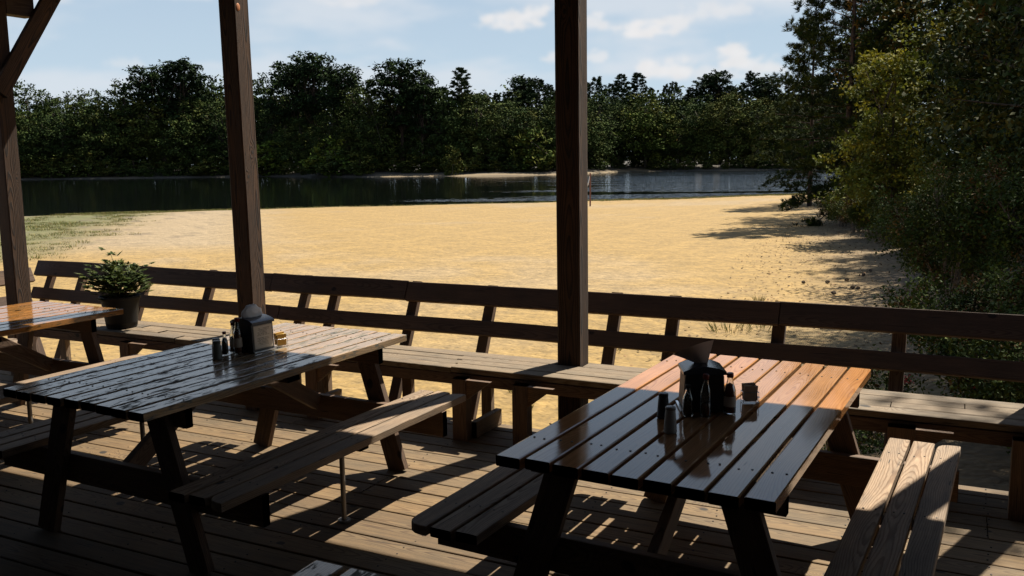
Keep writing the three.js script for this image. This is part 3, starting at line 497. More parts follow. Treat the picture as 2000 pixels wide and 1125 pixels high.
// pine: limbs in whorls, each ending in tufts of needles
function pineTree({ seed, H, r, y0, reach, limbs, tufts, needle, nw, per, hues, round = 0.5, droop = 0.15, ragged = 0.3 }) {
  const R = rng(seed), B = leafBuf(), wood = [tube([[0, -0.3, 0], [0.1 * R(), H * 0.35, 0.1 * R()], [0.15 * R(), H * 0.7, 0], [0, H, 0]], r, r * 0.18, 7)], up = new V3();
  for (let k = 0; k < limbs; k++) {
    const f = Math.pow((k + R()) / limbs, 0.85), y = lerp(y0, H, f), prof = Math.pow(Math.max(0.02, 1 - f), round) * (0.55 + 0.45 * sm(f, -0.2, 0.25)), L = reach * prof * (1 - ragged + R() * (ragged + 0.25)) + 0.25, a = k * 2.4 + R(), dx = Math.cos(a), dz = Math.sin(a), rise = lerp(-droop, 0.75, f) + (R() - 0.5) * 0.3;
    const e = [dx * L, y + L * rise, dz * L], mpt = [dx * L * 0.5, y + L * rise * 0.35, dz * L * 0.5]; wood.push(tube([[0, y, 0], mpt, e], r * 0.22 * (1 - f * 0.7), r * 0.04, 4));
    const nT = Math.max(4, Math.round(tufts * (0.35 + 0.65 * L / (reach + 0.25))));
    for (let t = 0; t < nT; t++) {
      const g = 0.32 + 0.68 * Math.pow(R(), 0.7), sp = 0.34 * L * (0.35 + g * 0.65) * 0.8, x = dx * L * g + (R() - 0.5) * sp * 2 * Math.abs(dz) + (R() - 0.5) * sp * 0.6, z = dz * L * g + (R() - 0.5) * sp * 2 * Math.abs(dx) + (R() - 0.5) * sp * 0.6, yy = y + L * rise * g * lerp(0.6, 1, g) + (R() - 0.35) * sp * 0.7;
      const ax = new V3(dx * 0.6 + (R() - 0.5), 0.5 + R() * 0.5, dz * 0.6 + (R() - 0.5)).normalize(), hue = hues[Math.floor(R() * hues.length)], sh = 0.7 + R() * 0.6;
      for (let i = 0; i < per; i++) { const d = rv(R).multiplyScalar(0.95).add(ax); up.copy(rv(R)); const s = needle * (0.7 + 0.5 * R()), j = sh * (0.8 + 0.4 * R()); leaf(B, x, yy, z, d, up, s, nw, [hue[0] * j, hue[1] * j, hue[2] * j], 0, true); }
    }
  }
  return { crown: leafGeo(B), trunk: mergeGeometries(wood) };
}
function plant(name, parts, label, category, xh, zh, crownMat, trunkMat, turn = 0, scale = 1, group, dy = 0, sy = 1) {
  const [x, z] = cw(xh, zh), t = thing(name, label, category, [x, ground(xh, zh) + dy, z], turn, group);
  t.scale.set(scale, scale * sy, scale);
  mesh('trunk', parts.trunk, trunkMat, t); mesh('crown', parts.crown, crownMat, t); return t;
}
// ---------------------------------------------------------------- the far shore
const G1 = [0.0367, 0.0567, 0.0147], G2 = [0.05, 0.07, 0.0173], G3 = [0.0267, 0.0434, 0.0147], YG = [0.066, 0.074, 0.017], OR = [0.1401, 0.0734, 0.02], DK = [0.02, 0.032, 0.0133];
const farB = [
  broadleaf({ seed: 11, lobes: [[0, 14, 0, 4.6, 5.2, 4.6], [-2.8, 9, 1, 4, 4, 4], [3, 10, -1, 4, 4.5, 4], [0.5, 5, 2, 5, 4, 4.5]], clumps: 230, per: 32, clumpR: 1.1, len: 0.42, wid: 0.3, hues: [G1, G1, G2, G3], trunk: { r: 0.32, pts: [[0, -1, 0], [0.2, 5, 0], [0, 10, 0], [0.2, 15, 0]] } }),
  broadleaf({ seed: 12, lobes: [[0, 14.5, 0, 3.8, 5.4, 3.8], [1.7, 8.5, 1, 4, 4, 4], [-2, 6, 0, 4.2, 4.5, 4]], clumps: 210, per: 32, clumpR: 1.05, len: 0.42, wid: 0.3, hues: [G1, G3, G2], trunk: { r: 0.3, pts: [[0, -1, 0], [-0.2, 5, 0], [0.1, 11, 0], [0, 16, 0]] } }),
  broadleaf({ seed: 13, lobes: [[0, 10, 0, 4.6, 4.8, 4.6], [3, 6.5, 0, 3.6, 4, 3.8], [-3, 7, 0, 3.8, 4, 3.8], [0, 3.6, 1.5, 5, 3, 4]], clumps: 220, per: 32, clumpR: 1.0, len: 0.42, wid: 0.3, hues: [G2, G1, G2, YG], trunk: { r: 0.28, pts: [[0, -1, 0], [0.2, 4, 0], [0, 8, 0], [0, 12, 0]] } }),
];
const farLow = broadleaf({ seed: 17, lobes: [[0, 14, 0, 4.6, 5.6, 4.6], [-2.4, 9, 1, 4, 4, 4], [2.6, 9, -1, 4, 4.5, 4], [0.5, 5, 1, 4.6, 4, 4.5]], clumps: 150, per: 15, clumpR: 1.2, len: 0.8, wid: 0.55, hues: [G1, G3, G2], trunk: { r: 0.3, pts: [[0, -1, 0], [0.2, 5, 0], [0, 10, 0], [0.2, 15, 0]] } });
const farBush = broadleaf({ seed: 14, lobes: [[0, 2.4, 0, 3, 2.3, 2.6], [2, 1.6, 0.3, 2, 1.6, 2], [-2, 1.7, 0, 2, 1.8, 2], [0.3, 4.4, 0, 1.7, 1.8, 1.7]], clumps: 90, per: 20, clumpR: 0.6, len: 0.42, wid: 0.3, hues: [G2, G1, YG], trunk: { r: 0.12, pts: [[0, -0.6, 0], [0, 2, 0], [0.1, 4, 0]] } });
const farP = [
  broadleaf({ seed: 21, lobes: [[0, 21, 0, 3.6, 3.4, 3.6], [-2.6, 18, 0.5, 2.8, 2.2, 2.8], [2.7, 18.6, -0.5, 2.6, 2.2, 2.6], [0.8, 16, 2, 3.2, 2.4, 3], [-1.4, 13.5, -1.5, 3, 2, 3], [2.2, 14, 0.6, 2.6, 1.8, 2.6], [0, 11, 0.5, 2.6, 1.8, 2.6]], clumps: 250, per: 26, clumpR: 0.95, len: 0.6, wid: 0.32, hues: [G3, DK, G1], trunk: { r: 0.36, pts: [[0, -1, 0], [0.2, 8, 0], [0, 15, 0], [0.1, 21, 0]] } }),
  broadleaf({ seed: 22, lobes: [[0, 22, 0, 2.9, 3.0, 2.9], [-1.9, 19.5, 0.5, 2.4, 1.8, 2.4], [2.1, 18.6, -0.5, 2.6, 2.0, 2.6], [-0.8, 16.4, 1.2, 2.8, 1.8, 2.8], [1.4, 14.4, -0.6, 2.6, 1.8, 2.6], [-1.2, 12.5, 0, 2.4, 1.6, 2.4]], clumps: 220, per: 26, clumpR: 0.85, len: 0.6, wid: 0.32, hues: [G3, DK], trunk: { r: 0.34, pts: [[0, -1, 0], [-0.2, 8, 0], [0, 16, 0], [0.1, 22, 0]] } }),
  pineTree({ seed: 23, H: 22, r: 0.26, y0: 7, reach: 2.7, limbs: 84, tufts: 18, needle: 0.46, nw: 0.13, per: 9, hues: [G3, DK, G1], round: 0.6, droop: -0.1, ragged: 0.55 }),
  pineTree({ seed: 24, H: 22, r: 0.26, y0: 9, reach: 3.1, limbs: 72, tufts: 18, needle: 0.46, nw: 0.13, per: 9, hues: [G3, DK, G1], round: 0.45, droop: -0.15, ragged: 0.7 }),
];
const farMat = (r, g, b) => { const m = leafMat(r, g, b, 0, 0.95); m.specularIntensity = 0.15; return m; };
const mG = farMat(0.8, 0.8, 0.8), mPine = farMat(0.62, 0.68, 0.66), mYel = farMat(1.0, 0.95, 0.65), mBright = farMat(1.7, 1.6, 0.9), mOlive = farMat(1.0, 0.86, 0.72), mOrange = farMat(1.6, 0.85, 0.5), mDry = farMat(1.5, 1.15, 1.1);
{
  const R = rng(400), ORD = ['first', 'second', 'third', 'fourth', 'fifth', 'sixth', 'seventh', 'eighth', 'ninth', 'tenth', 'eleventh', 'twelfth', 'thirteenth', 'fourteenth', 'fifteenth', 'sixteenth', 'seventeenth', 'eighteenth', 'nineteenth', 'twentieth', 'twenty first', 'twenty second', 'twenty third', 'twenty fourth', 'twenty fifth', 'twenty sixth', 'twenty seventh', 'twenty eighth', 'twenty ninth', 'thirtieth'], counts = {};
  // which stretch of shore between the posts a tree stands in, and its count from the left there
  const where = (row, x) => { const k = x < 470 ? 'left of the second post' : x < 1117 ? 'between the two middle posts' : 'right of the right post', n = counts[row + k] = (counts[row + k] ?? 0) + 1; return ORD[n - 1] + ' from left ' + k; };
  const tint = (m) => (m === mG ? 'green' : m === mPine ? 'blue green' : m === mYel ? 'yellow green' : 'olive');
  // heading-frame tangent t, depth, kind (B broadleaf, P pine), height in metres, material, label (or shared)
  const put = (t, dep, parts, h0, h, mat, tm, name, label, cat, group, wide = 1) => { const s = h / h0, p = plant(name, parts, label, cat, t * dep, -dep, mat, tm, R() * 6.28, s * wide, group, -0.1, 1 / wide); return p; };
  // the skyline of the photograph: image x, tree-top y of the tallest trees
  const tall = [
    [30, 205, 'B', 'shaded broadleaf at the left end of the far shore', mG], [75, 165, 'B', 'pale tipped broadleaf tree rising at the left of the far shore', mYel], [120, 188, 'B', 'first even topped broadleaf right of the pale tipped one', mG], [170, 180, 'B', 'second even topped broadleaf right of the pale tipped one', mOlive], [215, 172, 'B', 'third even topped broadleaf right of the pale tipped one', mG], [262, 163, 'B', 'broadleaf just left of the dark rounded pines', mOlive],
    [315, 124, 'P', 'dark rounded pine left of the second post, its left half', mPine], [375, 121, 'P', 'dark rounded pine left of the second post, its right half', mPine], [415, 150, 'B', 'dark broadleaf beside the second post on the far shore', mG], [505, 150, 'B', 'dark broadleaf just right of the second post on the far shore', mG], [545, 145, 'B', 'feathery broadleaf between the post and the tallest pine', mG],
    [585, 118, 'P', 'tall dark pine just left of the tallest pine', mPine], [625, 100, 'P', 'tallest dark pine on the far shore', mPine], [678, 125, 'P', 'narrow dark pine right of the tallest pine', mPine], [728, 150, 'B', 'light topped broadleaf between two dark pines', mOlive], [790, 113, 'P', 'broad dome shaped dark pine on the far shore', mPine], [830, 150, 'P', 'lower shoulder pine right of the dome shaped pine', mPine], [908, 140, 'P', 'open crowned pine standing alone above the canopy', mG], [870, 172, 'B', 'broadleaf right of the dome shaped pine', mG]];
  for (const [x, y, k, label, mat] of tall) {
    const t = (x - 1000) / 1750, dep = lookup(shoreFar, t) + 16 + R() * 8, yt = 1.75 + (315 - 0.0131 * (x - 1000) - y) / 1750 * dep, g = ground(t * dep, -dep), i = Math.floor(R() * 2);
    if (k === 'P') put(t, dep, x === 908 ? farP[2] : farP[i], x === 908 ? 22 : 24.6, yt - g, mat, barkPine, 'pine_tree', label, 'tree', 'tall trees on the far shore', x === 790 || x === 375 ? 1.45 : x === 908 ? 1.6 : 1.25);
    else put(t, dep, farB[i], 19.8, yt - g, mat, barkGrey, 'broadleaf_tree', label, 'tree', 'tall trees on the far shore', 1.15);
  }
  // the row of pointed pines behind the canopy on the right
  for (let x = 930; x < 1640; x += 17 + R() * 15) {
    const t = (x - 1000) / 1750, dep = lookup(shoreFar, t) + 40 + R() * 22, y = lerp(184, 160, sm(x, 930, 1250)) + (R() - 0.5) * 34 + (x > 1490 ? 4 : 0), yt = 1.75 + (315 - 0.0131 * (x - 1000) - y) / 1750 * dep;
    put(t, dep, farP[[2, 3, 2, 3, 1][Math.floor(R() * 5)]], 22.5, yt - ground(t * dep, -dep), R() < 0.5 ? mPine : mG, barkPine, 'pine_tree', 'pointed pine behind the far canopy, ' + where('p', x), 'tree', 'pointed pines behind the right far shore', 0.95 + R() * 0.75);
  }
  // the front canopy along the whole shore
  for (let x = -60; x < 1700; x += 25 + R() * 14) {
    const t = (x - 1000) / 1750, dep = lookup(shoreFar, t) + (x > 740 && x < 1250 ? 17 : 9) + R() * 7, y = (x < 480 ? 222 : x < 900 ? 225 : 208) + (R() - 0.5) * 60, yt = 1.75 + (315 - 0.0131 * (x - 1000) - y) / 1750 * dep, i = Math.floor(R() * 3);
    const q = R(), mat = q < 0.45 ? mG : q < 0.65 ? mOlive : q < 0.8 ? mG : x > 850 ? mYel : mOlive;
    put(t, dep, farB[i], [19.8, 20.2, 15.2][i], yt - ground(t * dep, -dep), mat, barkGrey, 'broadleaf_tree', tint(mat) + ' front broadleaf on the far shore, ' + where('f', x), 'tree', 'broadleaf trees along the far shore', 1.05 + R() * 0.25);
  }
  for (let x = -40; x < 1680; x += 44 + R() * 20) {      // a second rank that closes the gaps
    const t = (x - 1000) / 1750, dep = lookup(shoreFar, t) + 30 + R() * 8, y = (x < 290 ? 192 : x < 890 ? 162 : 196) + (R() - 0.5) * 24, yt = 1.75 + (315 - 0.0131 * (x - 1000) - y) / 1750 * dep, i = Math.floor(R() * 2);
    put(t, dep, farLow, 19.9, yt - ground(t * dep, -dep), R() < 0.5 ? mOlive : mG, barkGrey, 'broadleaf_tree', 'second rank broadleaf on the far shore, ' + where('s', x), 'tree', 'second rank of trees on the far shore', 1.2);
  }
  for (let x = -60; x < 1700; x += 40 + R() * 12) {         // the rearmost canopy
    const t = (x - 1000) / 1750, dep = lookup(shoreFar, t) + 62 + R() * 8, y = (x < 330 ? 205 : x < 900 ? 174 : 174) + (R() - 0.5) * 18, yt = 1.75 + (315 - 0.0131 * (x - 1000) - y) / 1750 * dep;
    put(t, dep, farLow, 19.9, yt - ground(t * dep, -dep), mG, barkGrey, 'broadleaf_tree', 'rearmost broadleaf of the far wood, ' + where('r', x), 'tree', 'rearmost trees of the far wood', 1.35);
  }
  for (let x = -70; x < 1700; x += 34 + R() * 10) {       // undergrowth deep in the wood
    const t = (x - 1000) / 1750, dep = lookup(shoreFar, t) + 22 + R() * 6, y = 262 + (R() - 0.5) * 30, yt = 1.75 + (315 - 0.0131 * (x - 1000) - y) / 1750 * dep;
    put(t, dep, farBush, 6.4, yt - ground(t * dep, -dep), mG, barkGrey, 'understory_bush', 'shaded undergrowth deep in the far wood, ' + where('u', x), 'bush', 'undergrowth in the far wood', 1.0 + R() * 0.2);
  }
  for (const [x, y, mat, label, w] of [[533, 268, mBright, 'round yellow green bush right of the second post, far shore', 1.3], [662, 262, mBright, 'pale bush with bare twigs at its top, far waterline', 1.35], [888, 276, mOlive, 'small olive bush on the far waterline beside the sandbar', 0.8], [1480, 270, mDry, 'grey dead looking bush at the right far waterline', 0.8], [1040, 240, mYel, 'yellow green small tree left of the right post, far shore', 1.2], [1290, 240, mOrange, 'orange tinged small tree in the right far canopy', 1.0]]) {
    const t = (x - 1000) / 1750, dep = lookup(shoreFar, t) + 5 + (y < 250 ? 9 : 0), yt = 1.75 + (315 - 0.0131 * (x - 1000) - y) / 1750 * dep;
    put(t, dep, farBush, 6.4, yt - ground(t * dep, -dep), mat, barkPale, 'waterside_bush', label, 'bush', 'bushes on the far waterline', w);
  }
  for (let x = -60; x < 1620; x += 26 + R() * 18) {
    const t = (x - 1000) / 1750, dep = lookup(shoreFar, t) + (x > 740 && x < 1250 ? 13 : 4.5) + R() * 2, y = 300 + (R() - 0.5) * 26, yt = 1.75 + (315 - 0.0131 * (x - 1000) - y) / 1750 * dep;
    put(t, dep, farBush, 6.4, Math.max(2.2, yt - ground(t * dep, -dep)), R() < 0.6 ? mOlive : mG, barkGrey, 'waterside_bush', 'low bush at the far waterline, ' + where('b', x), 'bush', 'low dark bushes along the far waterline', 1.2 + R() * 0.6);
  }
}

// ---------------------------------------------------------------- trees and shrubs on the right
{
  const Gp = [0.030, 0.046, 0.009], Gy = [0.075, 0.088, 0.010], Or = [0.15, 0.075, 0.012], Ye = [0.165, 0.15, 0.014];
  const mLeaf = leafMat(1, 1, 1, 0.3, 0.8), mNeedle = leafMat(0.62, 0.64, 0.6, 0, 0.8), mOak = leafMat(0.8, 0.8, 0.8, 0, 0.7);
  const nearPine = pineTree({ seed: 51, H: 12.5, r: 0.19, y0: 0.45, reach: 3.4, limbs: 84, tufts: 46, needle: 0.27, nw: 0.03, per: 20, hues: [Gp, Gp, Gy, DK], round: 0.5, droop: 0.36 });
  const tallPine = pineTree({ seed: 52, H: 17, r: 0.24, y0: 4.0, reach: 3.8, limbs: 78, tufts: 44, needle: 0.30, nw: 0.036, per: 18, hues: [Gp, DK, Gp], round: 0.35, droop: 0.1 });
  const pine = (k, label, x, z, turn, s) => plant('pine_tree', k ? tallPine : nearPine, label, 'tree', x, z, mNeedle, barkPine, turn, s, 'pines at the right of the beach');
  pine(0, 'long needled pine at the beach edge, its low boughs over the sand', 14.15, -38, 0.4, 1);
  pine(1, 'tall open pine against the sky behind the orange leaved tree', 20.6, -48, 1.9, 1.05);
  pine(0, 'smaller pine behind the low boughs, right of the far water', 18.6, -56, 2.6, 0.9);
  pine(1, 'dark pine filling the upper right corner', 17.4, -28, 4.4, 1.0);
  pine(0, 'dark pine behind the flowering shrubs at the right edge', 13.0, -21, 5.2, 0.85);
  pine(0, 'dark pine between the beach pine and the upper right pine', 19.0, -36, 3.0, 1.0);
  const gum = broadleaf({ seed: 61, lobes: [[0, 3.9, 0, 1.6, 2.2, 1.6], [-0.6, 2.1, 0.3, 1.5, 1.8, 1.5], [0.8, 2.3, -0.2, 1.4, 1.8, 1.4], [0.1, 5.6, 0, 1.0, 1.3, 1.0]], clumps: 260, per: 50, clumpR: 0.38, len: 0.12, wid: 0.085, hues: [Ye, Gy, Gy, [0.12, 0.125, 0.016]], trunk: { r: 0.08, pts: [[0, -0.3, 0], [0.1, 1.6, 0], [0, 3.2, 0.1], [0.05, 5.2, 0]] } });
  const gumO = broadleaf({ seed: 62, lobes: [[0, 6.5, 0, 1.9, 2.9, 1.9], [-0.8, 4.3, 0.2, 1.6, 1.8, 1.6], [0.9, 4.8, 0, 1.7, 2, 1.6], [-0.3, 8.6, 0, 1.2, 1.5, 1.2], [0, 2.4, 0.4, 1.5, 1.6, 1.5]], clumps: 270, per: 50, clumpR: 0.44, len: 0.15, wid: 0.10, hues: [Or, Gy, Gy, Ye, Gp, Gp, Gp], trunk: { r: 0.11, pts: [[0, -0.3, 0], [0.1, 3, 0], [0, 6, 0.1], [0, 9, 0]] } });
  const oak = broadleaf({ seed: 63, lobes: [[0, 8.2, 0, 3.0, 3.4, 3.0], [-1.9, 5.2, 0.5, 2.4, 2.5, 2.4], [2.0, 5.6, -0.5, 2.4, 2.6, 2.4], [0.2, 2.6, 1.0, 2.8, 2.2, 2.6]], clumps: 420, per: 46, clumpR: 0.55, len: 0.19, wid: 0.13, hues: [Gp, DK, Gp, [0.05, 0.062, 0.012]], trunk: { r: 0.17, pts: [[0, -0.4, 0], [0.1, 3, 0], [0, 6, 0.1], [0.1, 9.5, 0]] } });
  const oakNear = broadleaf({ seed: 64, lobes: [[0, 8.2, 0, 3.0, 3.4, 3.0], [-1.9, 5.2, 0.5, 2.4, 2.5, 2.4], [2.0, 5.6, -0.5, 2.4, 2.6, 2.4], [0.2, 2.6, 1.0, 2.8, 2.2, 2.6]], clumps: 520, per: 84, clumpR: 0.5, len: 0.10, wid: 0.066, hues: [Gp, DK, Gp, [0.05, 0.062, 0.012], [0.06, 0.06, 0.014]], trunk: { r: 0.17, pts: [[0, -0.4, 0], [0.1, 3, 0], [0, 6, 0.1], [0.1, 9.5, 0]] } });
  const leafy = (parts, name, label, x, z, turn, s, m = mLeaf) => plant(name, parts, label, 'tree', x, z, m, barkGrey, turn, s, 'leafy trees at the right of the beach');
  leafy(gum, 'sweetgum_tree', 'slender yellow green tree in front of the low boughed pine', 12.2, -29, 0.3, 1.0);
  leafy(gum, 'sweetgum_tree', 'smaller leafy tree at the sand edge before the pine', 12.0, -24.5, 2.2, 0.66);
  leafy(gumO, 'sweetgum_tree', 'orange turning tree rising to the top of the picture', 16.2, -38.5, 1.1, 1.15);
  leafy(gumO, 'sweetgum_tree', 'brown tinged tree at the upper right, behind the shrubs', 14.8, -26, 3.3, 1.05);
  leafy(oak, 'oak_tree', 'dark leafy tree closing the view at the right edge', 19.6, -32, 0.2, 1.15, mOak);
  leafy(oakNear, 'oak_tree', 'shaded leafy tree outside the right edge of the view', 14.2, -18.5, 1.2, 0.95, mOak);
  leafy(oak, 'oak_tree', 'shaded leafy tree deep behind the flowering shrubs', 21.5, -42, 2.2, 1.2, mOak);
  leafy(oakNear, 'oak_tree', 'dark leafy tree low behind the upper right pine', 14.0, -22.0, 4.2, 0.75, mOak);
  leafy(gum, 'sweetgum_tree', 'bushy young tree under the beach pine, at its trunk', 14.3, -37, 1.0, 0.62);
  leafy(gum, 'sweetgum_tree', 'bushy young tree between the pine trunk and the slender tree', 14.2, -32.5, 4.0, 0.7);
  leafy(gum, 'sweetgum_tree', 'low young tree nearest the shaded litter', 10.9, -20.5, 3.1, 0.5);
  leafy(oakNear, 'oak_tree', 'dark leafy tree right behind the tall flowering shrubs', 11.4, -16.6, 5.1, 1.1, mOak);
  leafy(oakNear, 'oak_tree', 'leafy tree beside the deck, outside the right edge of the picture', 10.4, -10.6, 2.7, 1.2, mOak);
  leafy(oak, 'oak_tree', 'dark leafy tree behind the small pine near the water', 25.0, -62, 3.2, 1.2, mOak);

  // crape myrtles: several thin stems, small glossy leaves, reddish seed heads and a few red flowers
  const mShrub = leafMat(0.6, 0.62, 0.55, 0.1, 0.7), flower = new THREE.MeshStandardMaterial({ color: C(0.45, 0.03, 0.03), roughness: 0.7, side: THREE.DoubleSide });
  function myrtle(seed, H, W, clumps, per, len) {
    const R = rng(seed), B = leafBuf(), F = leafBuf(), S = leafBuf(), wood = [], up = new V3();
    const tips = [];
    for (let s = 0; s < 7; s++) {
      const a = s * 0.9 + R(), lean = 0.25 + R() * 0.75, e = [Math.cos(a) * W * lean, H * (0.75 + R() * 0.25) * (1 - 0.35 * lean), Math.sin(a) * W * lean], m = [e[0] * 0.35, e[1] * 0.5, e[2] * 0.35];
      wood.push(tube([[Math.cos(a) * 0.07, -0.1, Math.sin(a) * 0.07], m, e], 0.022, 0.006, 5));
      for (let k = 0; k < Math.ceil(clumps / 7); k++) { const f = 0.25 + 0.75 * Math.pow(R(), 0.6), o = rv(R).multiplyScalar(W * 0.36 * Math.pow(R(), 0.4)); o.y *= 0.8; const c = [lerp(m[0], e[0], f) + o.x, Math.max(0.12, lerp(m[1] * 0.5, e[1], f) + o.y), lerp(m[2], e[2], f) + o.z]; tips.push(c); if (k % 3 === 0) wood.push(tube([[lerp(m[0], e[0], f * 0.7), lerp(m[1], e[1], f * 0.7), lerp(m[2], e[2], f * 0.7)], [c[0] - o.x * 0.4, c[1] - o.y * 0.4 - 0.02, c[2] - o.z * 0.4], c], 0.007, 0.002, 4)); }
    }
    for (const c of tips) {
      const j0 = 0.7 + R() * 0.6, q = R(), hue = q < 0.62 ? [0.055, 0.08, 0.016] : q < 0.88 ? [0.10, 0.12, 0.016] : [0.14, 0.075, 0.022];
      for (let i = 0; i < per; i++) { const o = rv(R).multiplyScalar(0.17 * Math.sqrt(R())), d = rv(R); up.copy(rv(R)); up.y += 1; const s = len * (0.7 + 0.6 * R()), j = j0 * (0.75 + 0.5 * R()); leaf(B, c[0] + o.x, c[1] + o.y, c[2] + o.z, d, up, s, s * 0.56, [hue[0] * j, hue[1] * j, hue[2] * j], 0.2, true); }
      if (c[1] > H * 0.5 && R() < 0.35) for (let i = 0; i < 16; i++) { const o = rv(R).multiplyScalar(0.11 * R()); o.y = Math.abs(o.y) * 1.6; leaf(S, c[0] + o.x, c[1] + 0.06 + o.y, c[2] + o.z, rv(R), rv(R), 0.018, 0.014, [0.16 * (0.7 + 0.6 * R()), 0.07, 0.04], 0.3, true); }
    }
    let nf = 0; for (const c of tips) if (R() < 0.03 && nf++ < 2) for (let i = 0; i < 40; i++) { const o = rv(R).multiplyScalar(0.055 * Math.sqrt(R())); leaf(F, c[0] + o.x, c[1] + 0.08 + o.y, c[2] + o.z, rv(R), rv(R), 0.02, 0.018, [1, 1, 1], 0.3, true); }
    return { crown: leafGeo(B), seeds: leafGeo(S), flowers: F.p.length ? leafGeo(F) : null, trunk: mergeGeometries(wood) };
  }
  const my = [myrtle(71, 2.9, 1.3, 300, 60, 0.052), myrtle(72, 1.5, 0.95, 210, 60, 0.046), myrtle(73, 0.75, 0.5, 60, 34, 0.04)];
  const seedMat = leafMat(0.7, 0.7, 0.7, 0, 0.8);
  const shrub = (k, label, xh, zh, turn, s) => { const p = plant('crape_myrtle', my[k], label, 'shrub', xh, zh, mShrub, barkPale, turn, s, 'flowering shrubs beside the deck'); p.children[0].name = 'stems'; mesh('seed_heads', my[k].seeds, seedMat, p); if (my[k].flowers) mesh('flowers', my[k].flowers, flower, p); return p; };
  shrub(0, 'tall flowering shrub with reddish seed heads right of the sand', 6.5, -13.2, 0.3, 0.95);
  shrub(0, 'tall flowering shrub at the right edge above the railing', 7.2, -11.6, 2.3, 1.05);
  shrub(0, 'reddish topped shrub behind the others at the litter edge', 8.6, -16.2, 4.0, 0.85);
  shrub(1, 'shrub with a red flower directly behind the right railing', 5.0, -9.2, 1.0, 1.0);
  shrub(1, 'low leafy shrub behind the right end of the railing seat', 4.3, -7.2, 2.0, 0.95);
  shrub(1, 'leafy shrub against the deck at the right edge', 3.9, -6.2, 4.4, 0.85);
  shrub(2, 'small twiggy plant showing under the seat behind the right table', 2.75, -7.3, 0.5, 0.95);
  shrub(2, 'small leafy plant at the foot of the low shrub', 3.3, -8.2, 3.5, 1.0);
  [[13.2, -35.6], [12.5, -32.4], [12.0, -29.6], [11.3, -26.6], [10.6, -23.6], [9.8, -20.6], [8.7, -17.6], [7.6, -15.2]].forEach(([x, z], i) => shrub(1, 'low weedy bush on the beach edge, ' + ['first', 'second', 'third', 'fourth', 'fifth', 'sixth', 'seventh', 'eighth'][i] + ' counted from the low boughed pine', x, z, i * 1.3, 1.25 - i * 0.05));
  shrub(1, 'outer shrub in the deep shade at the right', 6.2, -8.6, 5.0, 1.15);
}

